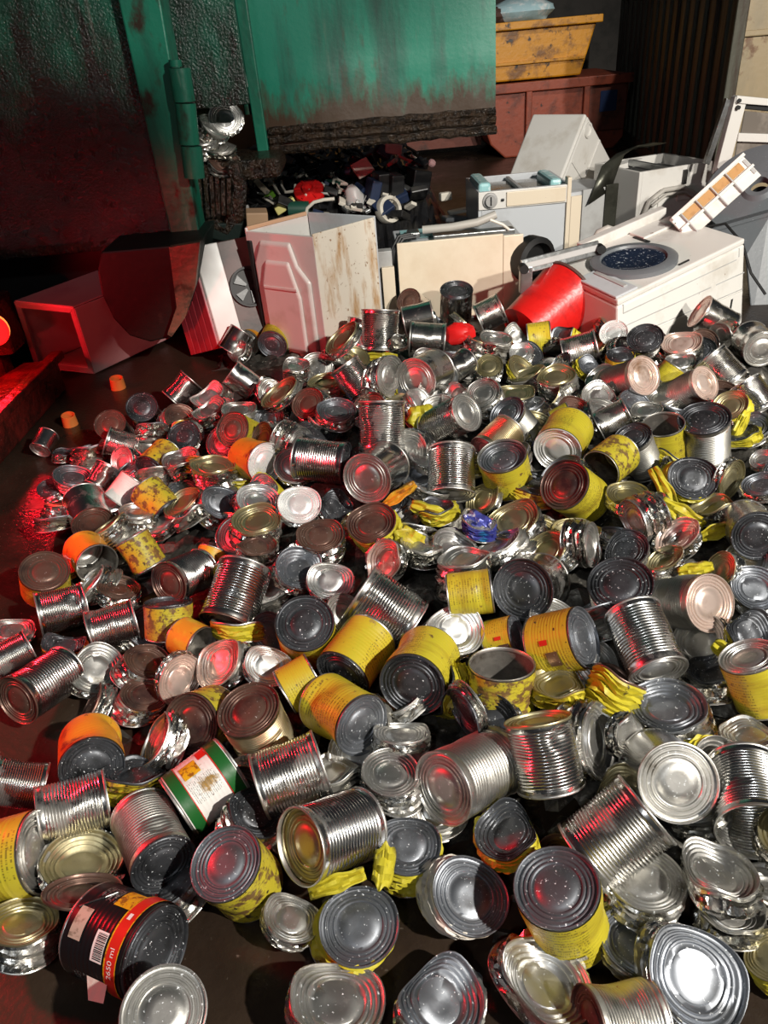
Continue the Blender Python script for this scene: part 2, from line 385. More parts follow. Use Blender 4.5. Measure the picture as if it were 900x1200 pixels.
pm('plastic_white', (0.62, 0.58, 0.50), 0.42, 0, [((0.4, 0.36, 0.3), 9, 0.55, 0.7)])
pm('plastic_yellow', (0.62, 0.56, 0.20), 0.45)
pm('plastic_lime', (0.20, 0.52, 0.03), 0.45)
pm('plastic_green', (0.01, 0.06, 0.04), 0.45)
pm('plastic_blue', (0.015, 0.025, 0.06), 0.4)

tag(MB().box((0, 5, -0.05), (28, 28, 0.1)).build('floor', MATS['floor_wet']), kind='structure')
# unseen girder and column added to keep floodlight off the left side
tag(MB().box((-2.55, 0.06, 2.85), (9.0, 0.44, 0.3)).build('shade_girder', MATS['concrete']), kind='structure')
tag(MB().box((-6.8, 0.06, 1.35), (0.5, 0.5, 2.7)).build('shade_girder_column', MATS['concrete']), kind='structure')
tag(MB().box((0, 14.0, 1.5), (24, 0.2, 3.0)).build('wall_back', MATS['concrete']), kind='structure')

# green container on the left: muddy door, corner post, hinge, skid, dark underside block
gc = empty('green_container', (-1.0, 4.2, 0))
tag(gc, 'big mud-caked green steel container standing at the left', 'container')
gc_off = Vector((-1.0, 4.2, 0))
def under(o, e=None):
    """parent while keeping world coordinates"""
    e = e or gc
    o.parent = e
    o.matrix_parent_inverse = Matrix.Translation(e.location).inverted() if e.rotation_euler[:] == (0, 0, 0) else e.matrix_basis.inverted()
    return o
def grid_panel(x0, x1, z0, z1, y, nx, nz, fn, thick=0.04):
    vs = []; fs = []
    for i in range(nx + 1):
        for j in range(nz + 1):
            x = x0 + (x1 - x0) * i / nx; z = z0 + (z1 - z0) * j / nz
            vs.append((x, y - fn(x, z), z))
    n = len(vs)
    for i in range(nx):
        for j in range(nz):
            a = i * (nz + 1) + j
            fs.append((a, a + nz + 1, a + nz + 2, a + 1))
    # back and rims
    b = [(x0, y + thick, z0), (x1, y + thick, z0), (x1, y + thick, z1), (x0, y + thick, z1)]
    vs += b
    fs.append((n + 3, n + 2, n + 1, n))
    low = [i * (nz + 1) for i in range(nx + 1)]; fs.append(tuple(reversed(low)) + (n, n + 1))
    rgt = [nx * (nz + 1) + j for j in range(nz + 1)]; fs.append(tuple(reversed(rgt)) + (n + 1, n + 2))
    m = MB(); m.add(vs, fs)
    return m
rg = random.Random(21)
def mudfn(x, z):
    k = max(0.0, 1 - (z - 0.6) / 0.45)
    return k * k * (0.03 + 0.035 * rg.random()) + 0.004 * rg.random() + 0.006 * math.sin(x * 9) * (z < 1.3)
under(grid_panel(-4.2, -0.99, 0.60, 2.7, 4.22, 90, 55, mudfn).build('door_panel', MATS['green_muddy'], smooth=True, sharp=60))
under(MB().box((-2.6, 4.21, 0.600), (3.2, 0.09, 0.05)).build('bottom_rail', MATS['mud'], bevel=0.01))
under(MB().hexa([Vector(p) for p in ((-0.99, 4.14, 0.57), (-0.84, 4.14, 0.57), (-0.84, 4.36, 0.57), (-0.99, 4.36, 0.57), (-0.985, 4.14, 2.7), (-0.76, 4.14, 2.7), (-0.76, 4.36, 2.7), (-0.985, 4.36, 2.7))]).build('corner_post', MATS['green_clean'], bevel=0.008))
under(MB().box((-0.72, 4.42, 1.93), (0.44, 0.05, 1.50)).build('inner_flap', MATS['green_muddy'], bevel=0.006))
under(MB().box((-2.6, 6.9, 1.65), (3.5, 5.0, 2.1)).build('body', MATS['dark_green_shaded']))
under(MB().box((-2.6, 6.6, 0.40), (3.2, 4.4, 0.40)).build('underside_dark', MATS['underside_dark']))  # near-black block added for the darkness under the container
def knuckle(p0, p1, r, nm, mat):
    a, b = Py(*p0, 4.10), Py(*p1, 4.10)
    return under(MB().tube([a, b], r, 18).build(nm, MATS[mat], smooth=True))
knuckle((205, 70), (206, 78), 0.030, 'hinge_pin', 'green_clean')
knuckle((210, 80), (216, 119), 0.052, 'hinge_knuckle', 'green_clean')
knuckle((217, 121), (222, 169), 0.050, 'hinge_knuckle', 'green_clean')
knuckle((224, 171), (228, 208), 0.052, 'hinge_knuckle', 'green_clean')
sk = MB()
pr = [Py(x, y, 3.82) for x, y in ((118, 295), (114, 318), (119, 345), (133, 374), (152, 394), (176, 401), (200, 396), (216, 372), (228, 335), (234, 285))]
n = len(pr)
bk = [p + Vector((0.0, 0.8, 0)) for p in pr]
sk.add(pr + bk, [tuple(range(n - 1, -1, -1)), tuple(range(n, 2 * n))] + [(i, (i + 1) % n, n + (i + 1) % n, n + i) for i in range(n)])
under(sk.build('skid', MATS['dark_green_shaded'], bevel=0.01))
cheek = [Py(x, y, 3.77) for x, y in ((198, 290), (234, 284), (229, 335), (217, 372), (201, 395), (196, 392), (207, 360), (203, 330))]
m = len(cheek); bk = [p + Vector((0, 0.05, 0)) for p in cheek]
under(MB().add(cheek + bk, [tuple(range(m - 1, -1, -1)), tuple(range(m, 2 * m))] + [(i, (i + 1) % m, m + (i + 1) % m, m + i) for i in range(m)]).build('skid_cheek', MATS['steel_muddy'] if 'steel_muddy' in MATS else pm('steel_muddy', (0.20, 0.16, 0.10), 0.4, 0.2, [((0.05, 0.10, 0.07), 4, 0.5, 0.6), ((0.06, 0.04, 0.02), 8, 0.5, 0.65)], (30, 0.6, 0.01))))
# container mouth: muddy sill, drooping muddy hose and hook plate
under(MB().box((-0.62, 4.75, 0.86), (0.45, 0.55, 0.10)).build('sill', MATS['mud'], bevel=0.02))
under(MB().tube([Py(x, y, 4.40) for x, y in ((232, 195), (236, 215), (240, 240), (250, 262), (266, 270), (278, 250), (280, 215), (272, 192))], [0.05, 0.055, 0.05, 0.045, 0.045, 0.05, 0.045, 0.04], 10).build('muddy_hose', MATS['mud'], smooth=True))
hp = [Py(x, y, 4.36) for x, y in ((226, 250), (250, 262), (284, 262), (280, 280), (274, 286), (232, 276))]
m = len(hp); bk = [p + Vector((0, 0.08, 0)) for p in hp]
under(MB().add(hp + bk, [tuple(range(m - 1, -1, -1)), tuple(range(m, 2 * m))] + [(i, (i + 1) % m, m + (i + 1) % m, m + i) for i in range(m)]).build('hook_plate', MATS['dark_green_shaded'], bevel=0.006))
for i in range(5):
    under(MB().tube([Py(240 + i * 7, 205 + i, 4.33), Py(244 + i * 6, 255 - i, 4.33)], 0.012, 6).build('bar', MATS['mud'], smooth=True))

# open door leaf of the green container
gd = empty('green_door', (0.16, 4.92, 0.89))
tag(gd, 'open green steel door leaf with rusty mud along its lower edge', 'door')
under(grid_panel(-0.49, 0.87, 0.92, 2.75, 4.90, 44, 40, lambda x, z: 0.010 * math.sin(x * 5.2) * math.sin(z * 4) + 0.004 * rg.random() * (z < 1.3)).build('panel', MATS['green_door'], smooth=True, sharp=60), gd)
under(MB().hexa([Vector(p) for p in ((-0.545, 4.84, 0.875), (-0.480, 4.84, 0.875), (-0.480, 4.94, 0.875), (-0.545, 4.94, 0.875), (-0.545, 4.84, 2.75), (-0.480, 4.84, 2.75), (-0.480, 4.94, 2.75), (-0.545, 4.94, 2.75))]).build('edge_frame', MATS['green_clean'], bevel=0.006), gd)
rail = MB()
for zz, yy in ((0.905, 4.87), (0.955, 4.885), (1.0, 4.892)):
    rail.tube([(-0.47 + 1.34 * t / 24, yy + rg.uniform(-.006, .006), zz + rg.uniform(-.006, .006)) for t in range(25)], 0.024, 7)
under(rail.build('muddy_rail', MATS['mud'], smooth=True), gd)
for z in (1.10, 1.30):
    under(MB().tube([(-0.565, 4.90, z), (-0.565, 4.90, z + 0.12)], 0.028, 12).build('hinge_bracket', MATS['green_clean'], smooth=True), gd)

# pale board and scrap standing in the gap, in the container mouth
t_ = MB().box(Py(274, 66, 4.7), (0.085, 0.03, 0.30), (0, -0.05, 0)).build('grey_board', MATS['plastic_light'], bevel=0.003)
tag(t_, 'grey board standing in the gap left of the open green door', 'board')

# long olive container on the right with tan end
oc = empty('olive_container', (2.86, 6.3, 0))
tag(oc, 'long olive and rust container with tan end face at the right', 'container')
pA, pB = Vector((2.86, 6.3, 0)), Vector((3.85, 12.0, 0))
dr = (pB - pA).normalized(); nr = Vector((-dr.y, dr.x, 0))   # towards the left
L_ = (pB - pA).length
def wallbox(a, b, z0, z1, th, off=0.0):
    n_ = Vector((-(b - a).y, (b - a).x, 0)).normalized()
    p = [a + n_ * off, b + n_ * off, b + n_ * (off - th), a + n_ * (off - th)]
    return [q + Vector((0, 0, z0)) for q in p] + [q + Vector((0, 0, z1)) for q in p]
def hx(p):        # orient corners consistently
    return MB().hexa([p[0], p[3], p[2], p[1], p[4], p[7], p[6], p[5]])
under(hx(wallbox(pA, pB, 0.05, 1.62, 0.06)).build('side_wall', MATS['container_olive']), oc)
for i in range(16):
    a = pA + dr * (0.12 + i * L_ / 16.0); b = a + dr * 0.10
    under(hx(wallbox(a, b, 0.10, 1.56, 0.04, 0.03)).build('rib', MATS['container_olive'], bevel=0.01), oc)
under(hx(wallbox(pA, pB, 1.56, 1.66, 0.10, 0.04)).build('top_rail', MATS['container_tan']), oc)
under(hx(wallbox(pA, pB, 0.0, 0.12, 0.10, 0.04)).build('bottom_rail', MATS['container_olive']), oc)
pC = Vector((4.9, 6.0, 0))
under(hx(wallbox(pC, pA, 0.0, 1.22, 0.06, 0.0)).build('end_wall', MATS['container_tan']), oc)
under(hx(wallbox(pC, pA, 1.235, 1.9, 0.06, 0.012)).build('end_wall_upper', MATS['container_tan']), oc)
under(MB().box((2.88, 6.28, 0.95), (0.09, 0.10, 1.9)).build('corner_post', MATS['container_olive'], bevel=0.01), oc)
under(hx(wallbox(pC, pA, 1.20, 1.24, 0.05, 0.03)).build('seam_bar', MATS['container_tan'], bevel=0.008), oc)

# orange skip with the yellow skip standing on it
os_ = empty('orange_skip', (2.3, 10.2, 0)); tag(os_, 'brick-orange steel skip on the ground with a yellow one on top', 'skip')
prof = [(1.55, 0.62), (1.72, 0.16), (1.90, 0.0), (3.25, 0.0), (3.36, 0.12), (3.38, 0.80), (1.55, 0.80)]
M4 = Matrix(((1, 0, 0, 0), (0, 0, 1, 10.0), (0, 1, 0, 0), (0, 0, 0, 1)))
def prism_y(poly, y0, y1):
    mb = MB(); n_ = len(poly)
    vs = [Vector((x, y0, z)) for x, z in poly] + [Vector((x, y1, z)) for x, z in poly]
    mb.add(vs, [tuple(range(n_)), tuple(range(2 * n_ - 1, n_ - 1, -1))] + [(i, n_ + i, n_ + (i + 1) % n_, (i + 1) % n_) for i in range(n_)])
    return mb
under(prism_y(prof, 10.0, 11.4).build('hull', MATS['skip_orange'], bevel=0.02), os_)
under(MB().box((2.45, 9.97, 0.755), (1.9, 0.10, 0.10)).build('rim', MATS['skip_orange'], bevel=0.01), os_)
for x in (2.17, 2.86):
    under(MB().box((x, 9.97, 0.36), (0.07, 0.08, 0.70)).build('stiffener', MATS['skip_orange'], bevel=0.01), os_)
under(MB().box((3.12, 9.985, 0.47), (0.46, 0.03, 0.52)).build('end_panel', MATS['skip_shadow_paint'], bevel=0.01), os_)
under(MB().box((3.13, 9.965, 0.53), (0.20, 0.012, 0.22)).build('blue_sign', MATS['blue_print']), os_)
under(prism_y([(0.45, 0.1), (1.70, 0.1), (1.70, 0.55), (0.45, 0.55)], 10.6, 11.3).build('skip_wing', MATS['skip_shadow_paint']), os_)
ys = empty('yellow_skip', (1.9, 10.2, 0.82)); tag(ys, 'yellow steel skip stacked on top of the brick-orange one', 'skip')
under(prism_y([(1.0, 0.82), (2.80, 0.82), (2.96, 1.36), (0.8, 1.36)], 10.05, 11.3).build('hull', MATS['skip_yellow'], bevel=0.02), ys)
under(MB().box((1.88, 10.02, 1.37), (2.24, 0.12, 0.08)).build('rim', MATS['skip_yellow'], bevel=0.012), ys)
under(MB().box((1.9, 10.03, 1.00), (1.86, 0.05, 0.03)).build('weld_bar', MATS['skip_yellow'], bevel=0.005), ys)
def blob(nm, c, d, mat, seed, lab, cat, grp=None, nu=14, nv=8, amp=0.25):
    rb = random.Random(seed); vs = []; fs = []
    ph = [(rb.randint(1, 4), rb.random() * 6.28, rb.uniform(.3, 1)) for _ in range(4)]
    for j in range(nv + 1):
        v = math.pi * j / nv
        for i in range(nu):
            u = 2 * math.pi * i / nu
            k = 1 + amp * (sum(m_ * math.sin(f_ * u + p_ + j) for f_, p_, m_ in ph) / 2 + rb.uniform(-.4, .4))
            vs.append((c[0] + d[0] * math.sin(v) * math.cos(u) * k, c[1] + d[1] * math.sin(v) * math.sin(u) * k, c[2] + d[2] * math.cos(v) * (0.7 + 0.3 * k)))
    for j in range(nv):
        for i in range(nu):
            i2 = (i + 1) % nu
            fs.append((j * nu + i, (j + 1) * nu + i, (j + 1) * nu + i2, j * nu + i2))
    o = obj(nm, mesh(nm, vs, fs, True, 35), MATS[mat])
    return tag(o, lab, cat, grp)
blob('plastic_sheet', (2.15, 10.5, 1.50), (0.42, 0.3, 0.14), 'sheet_blue', 3, 'pale blue crumpled plastic sheet heaped in the yellow skip', 'plastic sheet')
blob('scrap_bundle', (1.72, 10.4, 1.47), (0.30, 0.25, 0.10), 'plastic_brown', 4, 'brown scrap bundle beside the blue sheet in the yellow skip', 'scrap')

# ------------------------------------------------------------------ appliances
def yaw_box(FL, FR, depth, z0, z1):
    """upright box from its two front corners; returns local axes"""
    FL = Vector((FL[0], FL[1], 0)); FR = Vector((FR[0], FR[1], 0))
    u = (FR - FL); W = u.length; u.normalize(); v = Vector((-u.y, u.x, 0))
    return FL, u, v, W, depth, z0, z1
class Box:
    def __init__(s, nm, lab, cat, FL, FR, depth, z0, z1, grp=None):
        s.FL, s.u, s.v, s.W, s.D, s.z0, s.z1 = yaw_box(FL, FR, depth, z0, z1)
        c = s.FL + s.u * s.W / 2 + s.v * s.D / 2
        s.e = empty(nm, (c.x, c.y, z0)); tag(s.e, lab, cat, grp)
    def p(s, a, b, z):        # a along front 0..1, b depth metres, z metres
        return s.FL + s.u * (a * s.W) + s.v * b + Vector((0, 0, z))
    def slab(s, nm, mat, a0, a1, b0, b1, z0, z1, bevel=0.006, parent=None):
        P = [s.p(a0, b0, z0), s.p(a1, b0, z0), s.p(a1, b1, z0), s.p(a0, b1, z0), s.p(a0, b0, z1), s.p(a1, b0, z1), s.p(a1, b1, z1), s.p(a0, b1, z1)]
        o = MB().hexa(P).build(nm, MATS[mat], bevel=bevel)
        return under(o, s.e)
    def shell(s, mat, th=0.02, front=True, top=False, fmat=None, smat=None):
        t = th / s.W
        s.slab('left_side', smat or mat, 0, t, 0, s.D, s.z0, s.z1, 0.004)
        s.slab('right_side', smat or mat, 1 - t, 1, 0, s.D, s.z0, s.z1, 0.004)
        s.slab('back_panel', mat, t, 1 - t, s.D - th, s.D, s.z0, s.z1, 0.004)
        s.slab('bottom_panel', mat, t, 1 - t, th, s.D - th, s.z0, s.z0 + th, 0)
        if front: s.slab('front_panel', fmat or mat, t, 1 - t, 0, th, s.z0, s.z1, 0.004)
        if top: s.slab('top_panel', mat, t, 1 - t, th, s.D - th, s.z1 - th, s.z1, 0.004)

# washing machine with dial, lid off
b = Box('washing_machine', 'grey-white washing machine with round dial and open top', 'washing machine', (0.765, 4.90), (1.345, 4.90), 0.55, 0.0, 0.56)
b.shell('enamel_grey', 0.02)
b.slab('control_panel', 'enamel', 0.0, 0.955, -0.015, 0.0, 0.455, 0.56, 0.004)
b.slab('drawer_front', 'enamel_cream', 0.30, 0.94, -0.026, -0.015, 0.465, 0.55, 0.004)
b.slab('side_trim', 'enamel_cream', 0.955, 1.0, -0.02, 0.05, 0.0, 0.60, 0.004)
b.slab('drum_cover', 'glass_pane', 0.16, 0.80, 0.06, 0.48, 0.50, 0.53, 0.004)
b.slab('divider', 'plastic_light', 0.46, 0.50, 0.04, 0.50, 0.53, 0.555, 0.004)
b.slab('tray', 'plastic_aqua', 0.02, 0.16, 0.06, 0.45, 0.50, 0.60, 0.02)
b.slab('hinge_block', 'plastic_aqua', 0.80, 0.93, 0.06, 0.45, 0.50, 0.585, 0.02)
d_ = MB().lathe([(0.048, 0), (0.046, 0.012), (0.034, 0.014), (0.032, 0.035), (0.001, 0.036)], 24, b.p(0.125, -0.015, 0.508), (math.pi / 2, 0, 0))
under(d_.build('dial', MATS['plastic_light'], smooth=True), b.e)
dm_ = b.slab('dial_mark', 'plastic_black', 0.118, 0.132, -0.054, -0.050, 0.485, 0.535, 0)
b.slab('button', 'plastic_black', 0.245, 0.275, -0.03, -0.015, 0.50, 0.515, 0.003)

# cream and grey cabinet right of it
b = Box('cabinet', 'cream and grey cabinet side between two washing machines', 'cabinet', (1.385, 5.02), (1.72, 5.10), 0.40, 0.0, 0.50)
b.slab('body', 'enamel_grey', 0.0, 1, 0.02, 0.40, 0, 0.48, 0.006)
b.slab('front_board', 'enamel_cream', 0.0, 0.22, 0.0, 0.02, 0, 0.46, 0.003)
b.slab('grey_board', 'plastic_light', 0.24, 0.70, 0.0, 0.02, 0, 0.49, 0.003)
b.slab('dark_board', 'steel_dark', 0.72, 0.98, 0.0, 0.02, 0, 0.50, 0.003)

# tilted machine standing on its corner
def corner_machine():
    n_ = Vector((0.72, -0.69, 0.0)).normalized()
    hvec = Vector((0.69, 0.72, 0)).normalized()
    zv = n_.cross(hvec); zv = zv if zv.z > 0 else -zv
    al = math.radians(50)
    e1 = -hvec * math.cos(al) - zv * math.sin(al)
    e2 = hvec * math.sin(al) - zv * math.cos(al)
    apex = Py(689, 133, 5.75)
    S1, S2, Dp = 0.70, 0.56, 0.44
    e = empty('tumble_dryer', (apex.x, apex.y + 0.2, 0)); tag(e, 'white machine resting on its corner like a gable behind the others', 'washing machine')
    def P(a, b_, c): return apex + e1 * a + e2 * b_ - n_ * c
    def slab(nm, mat, a0, a1, b0, b1, c0, c1, bv=0.006):
        o = MB().hexa([P(a0, b0, c0), P(a0, b1, c0), P(a0, b1, c1), P(a0, b0, c1), P(a1, b0, c0), P(a1, b1, c0), P(a1, b1, c1), P(a1, b0, c1)]).build(nm, MATS[mat], bevel=bv)
        return under(o, e)
    slab('housing', 'enamel', 0, S1, 0, S2, 0.015, Dp, 0.012)
    slab('face_plate', 'enamel', 0.015, S1, 0.015, S2 - 0.015, 0.0, 0.015, 0.004)
    slab('rib', 'enamel', 0.02, S1, S2 * 0.48, S2 * 0.52, -0.008, 0.0, 0.003)
    slab('rib', 'enamel', S1 * 0.46, S1 * 0.49, 0.03, S2 - 0.03, -0.008, 0.0, 0.003)
    q = n_.to_track_quat('Z', 'Y').to_euler()
    for (a, b_, r_, nm, mt) in ((0.075, 0.075, 0.050, 'port_ring', 'enamel'), (0.38, 0.23, 0.03, 'hub', 'plastic_light')):
        under(MB().lathe([(r_, 0), (r_, 0.012), (r_ * 0.75, 0.012), (r_ * 0.72, 0.002), (0.001, 0.002)], 24, P(a, b_, 0.0), q, cap=False).build(nm, MATS[mt], smooth=True), e)
corner_machine()

# bent dark steel sheet
sh = []
for t, (x, y, Y) in enumerate(((690, 240, 5.0), (699, 212, 5.05), (706, 194, 5.1), (722, 180, 5.2), (740, 175, 5.3), (757, 173, 5.35))):
    sh.append(Py(x, y, Y))
vs = []; fs = []
for i, p in enumerate(sh):
    vs += [p, p + Vector((0.17, 0.10, 0.06 - 0.012 * i))]
for i in range(len(sh) - 1):
    fs.append((2 * i, 2 * i + 1, 2 * i + 3, 2 * i + 2))
o = obj('steel_sheet', mesh('steel_sheet', vs, fs, True), MATS['steel_dark']); md = o.modifiers.new('thickness', 'SOLIDIFY'); md.thickness = 0.006
tag(o, 'bent dark steel sheet sticking up between the white machines', 'metal sheet')

# washing machine seen from behind with its hose
b = Box('washing_machine', 'white washing machine with open top and a grey hose looped on its back', 'washing machine', Py(750, 201, 5.15)[:2], Py(837, 188, 5.32)[:2], 0.52, 0.0, 0.545)
b.shell('enamel', 0.025, smat='enamel')
b.slab('back_plate', 'enamel', 0.28, 0.92, -0.012, 0.0, 0.05, 0.42, 0.010)
b.slab('plate_boss', 'enamel', 0.52, 0.72, -0.022, -0.012, 0.33, 0.37, 0.006)
b.slab('plate_latch', 'plastic_light', 0.55, 0.62, -0.028, -0.012, 0.20, 0.23, 0.004)
b.slab('concrete_weight', 'plastic_black', 0.15, 0.85, 0.08, 0.44, 0.44, 0.50, 0.02)
b.slab('cross_bar', 'steel_sheet', 0.45, 0.50, 0.02, 0.5, 0.50, 0.54, 0.004)
hs_ = [b.p(0.05, -0.03, 0.06), b.p(0.05, -0.03, 0.25), b.p(0.12, -0.035, 0.36), b.p(0.30, -0.04, 0.42), b.p(0.55, -0.04, 0.42), b.p(0.75, -0.035, 0.36), b.p(0.92, -0.03, 0.22), b.p(0.98, -0.03, 0.1)]
under(MB().tube(hs_, 0.016, 10).build('drain_hose', MATS['hose_grey'], smooth=True), b.e)
under(MB().tube([h + Vector((0.02, 0.0, -0.03)) for h in hs_[2:]], 0.010, 8).build('inlet_hose', MATS['hose_grey'], smooth=True), b.e)
b.slab('wire_clip', 'plastic_black', 0.58, 0.63, -0.02, 0.0, 0.43, 0.52, 0.004)

# cream panelled machine lying behind the heap
b = Box('overturned_cooker', 'cream-fronted machine lying flat behind the heap with pipes on top', 'appliance', (0.205, 4.20), (0.905, 4.20), 0.42, 0.0, 0.455)
b.slab('body', 'enamel_grey', 0.0, 1, 0.02, 0.42, 0, 0.44, 0.006)
b.slab('front_panel', 'enamel_cream', 0.0, 0.84, 0.0, 0.02, 0.02, 0.462, 0.004)
b.slab('front_panel_step', 'enamel_cream', 0.842, 1.0, 0.0, 0.02, 0.02, 0.452, 0.004)
b.slab('glass_strip', 'plastic_aqua', 0.05, 0.40, 0.18, 0.30, 0.44, 0.465, 0.003)
b.slab('steel_strip', 'steel_sheet', 0.30, 0.95, 0.06, 0.14, 0.44, 0.47, 0.004)
under(MB().tube([b.p(0.22, 0.10, 0.50), b.p(0.45, 0.08, 0.505), b.p(0.65, 0.07, 0.52), b.p(0.80, 0.08, 0.55)], 0.022, 10).build('pipe', MATS['hose_grey'], smooth=True), b.e)
under(MB().tube([b.p(0.75, 0.06, 0.53), b.p(0.85, 0.05, 0.50), b.p(0.90, 0.05, 0.47)], 0.008, 8).build('thin_pipe', MATS['plastic_white'], smooth=True), b.e)
for k in range(3):
    under(MB().tube([b.p(0.16 - .02 * k, 0.08, 0.47 + .01 * k), b.p(0.06 - .02 * k, 0.06, 0.47 + .008 * k), b.p(-0.02 - .015 * k, 0.03, 0.41), b.p(-0.06 - .015 * k, 0.02, 0.30), b.p(-0.05 - .01 * k, 0.02, 0.15), b.p(-0.04, 0.02, 0.05)], 0.010, 8).build('cable', MATS['rubber'], smooth=True), b.e)
b.slab('corner_clutter', 'steel_sheet', 0.10, 0.20, 0.10, 0.2, 0.455, 0.49, 0.01)
under(MB().lathe([(0.13, 0), (0.13, 0.08), (0.10, 0.09), (0.09, 0.03), (0.001, 0.03)], 24, b.p(1.06, 0.06, 0.30), (math.pi / 2, 0, 0.5)).build('drum_seal', MATS['rubber'], smooth=True), b.e)
# narrow cream upright beside it
b = Box('cream_board', 'narrow cream board standing between two appliances', 'board', Py(446, 300, 4.12)[:2], Py(461, 300, 4.12)[:2], 0.10, 0.0, 0.43)
b.slab('board', 'enamel_cream', 0, 1, 0, 0.03, 0, 0.36, 0.003); b.slab('grey_edge', 'plastic_light', -0.2, 0.9, 0.03, 0.10, 0, 0.44, 0.003)

# rusty white and pink machine, corner towards us
cn = Py(366, 272, 3.72); lf = Py(288, 270, 3.98); rt_ = Py(439, 259, 3.98)
u1 = Vector((rt_.x - cn.x, rt_.y - cn.y, 0)); u2 = Vector((lf.x - cn.x, lf.y - cn.y, 0))
e = empty('pressed_steel_machine', (cn.x, cn.y + 0.2, 0)); tag(e, 'dismantled machine, rusty white side and pressed panel glowing pink', 'washing machine')
def pan(nm, mat, o0, du, dv, a0, a1, z0, z1, t0, t1, bv=0.004):
    n_ = Vector((du.y, -du.x, 0)).normalized()
    if n_.y > 0: n_ = -n_
    P = []
    for z in (z0, z1):
        for (a, t) in ((a0, t0), (a1, t0), (a1, t1), (a0, t1)):
            P.append(o0 + du * a + n_ * t + Vector((0, 0, z)))
    f = MB().hexa(P)
    return under(f.build(nm, MATS[mat], bevel=bv), e)
o0 = Vector((cn.x, cn.y, 0))
pan('white_side', 'enamel_rusty', o0, u1, None, 0.0, 1.0, 0.0, 0.655, -0.012, 0.0)
pan('pink_side', 'enamel', o0, u2, None, 0.0, 1.0, 0.0, 0.645, -0.012, 0.0)
def pressed(nm, poly, t0, t1):
    n_ = Vector((u2.y, -u2.x, 0)).normalized(); n_ = -n_ if n_.y > 0 else n_
    q0 = [o0 + u2 * a_ + n_ * t0 + Vector((0, 0, z_)) for a_, z_ in poly]
    c_ = sum(q0, Vector()) / len(q0)
    q1 = [c_ + (p_ - c_) * 0.93 + n_ * (t1 - t0) for p_ in q0]; k_ = len(q0)
    return under(MB().add(q0 + q1, [tuple(range(k_)), tuple(range(2 * k_ - 1, k_ - 1, -1))] + [(i, k_ + i, k_ + (i + 1) % k_, (i + 1) % k_) for i in range(k_)]).build(nm, MATS['enamel'], bevel=0.008), e)
pressed('pressed_frame', [(0.10, 0.02), (0.10, 0.42), (0.26, 0.50), (0.34, 0.61), (0.80, 0.61), (0.93, 0.50), (0.93, 0.02)], 0.0, 0.018)
pressed('pressed_panel', [(0.24, 0.04), (0.24, 0.34), (0.36, 0.52), (0.72, 0.52), (0.82, 0.40), (0.82, 0.04)], 0.018, 0.034)
pan('pressed_rib', 'enamel', o0, u2, None, 0.27, 0.78, 0.375, 0.39, 0.034, 0.040, 0.004)
o1 = o0 + u2
pan('back_side', 'enamel', o1, u1, None, 0.0, 1.0, 0.0, 0.66, -0.012, 0.0)
o2 = o0 + u1
pan('inner_side', 'enamel_grey', o2, u2, None, 0.0, 1.0, 0.0, 0.66, -0.012, 0.0)
pan('dark_edge', 'rubber', o1, u1, None, -0.02, 0.06, 0.0, 0.60, 0.0, 0.03)
pan('top_strip', 'wood_tan', o1 + Vector((0, .02, 0)), u1, None, 0.0, 0.95, 0.645, 0.665, 0.0, 0.02)

# slotted fan unit leaning left of it, red light put into its strips
P1, P2 = Py(224, 290, 4.02), Py(258, 408, 3.86)
upv = (P1 - P2).normalized(); hL = (P1 - P2).length
wv = Vector((0.93, 0.36, 0.0)); wv = (wv - upv * wv.dot(upv)).normalized(); dv = Vector((-0.75, 0.62, 0)); dv = (dv - upv * dv.dot(upv)).normalized()
e = empty('heater_unit', (P2.x, P2.y, max(P2.z - .3, 0))); tag(e, 'leaning fan unit with slotted side glowing red and white front', 'fan heater')
def tb(nm, mat, w0, w1, d0, d1, h0, h1, bv=0.004):
    f = lambda w_, d__, h_: P2 + wv * w_ + dv * d__ + upv * h_
    return under(MB().hexa([f(w0, d0, h0), f(w1, d0, h0), f(w1, d1, h0), f(w0, d1, h0), f(w0, d0, h1), f(w1, d0, h1), f(w1, d1, h1), f(w0, d1, h1)]).build(nm, MATS[mat], bevel=bv), e)
tb('core', 'plastic_brown', 0.01, 0.33, 0.02, 0.24, 0.0, hL, 0)
tb('front_panel', 'enamel', 0.0, 0.13, -0.012, 0.01, 0.0, hL, 0.004)
tb('fan_panel', 'plastic_brown', 0.13, 0.34, -0.006, 0.01, 0.0, hL, 0.004)
for k in range(5):
    tb('slotted_strip', 'enamel_red_lit', -0.012, 0.005, 0.0 + k * 0.05, 0.044 + k * 0.05, 0.0, hL - 0.05 * k - 0.02, 0.003)
tb('strip_backing', 'enamel', -0.002, 0.008, 0.0, 0.25, 0.0, hL - 0.25, 0)
nf = -(wv.cross(upv)); nf = nf if nf.y < 0 else -nf
cf = P2 + wv * 0.24 + upv * (hL * 0.52) + nf * 0.012
under(MB().lathe([(0.105, 0), (0.105, 0.012), (0.093, 0.012), (0.090, -0.004), (0.001, -0.004)], 32, cf, nf.to_track_quat('Z', 'Y').to_euler(), cap=False).build('fan_ring', MATS['rubber'], smooth=True), e)
qm = nf.to_track_quat('Z', 'Y').to_matrix()
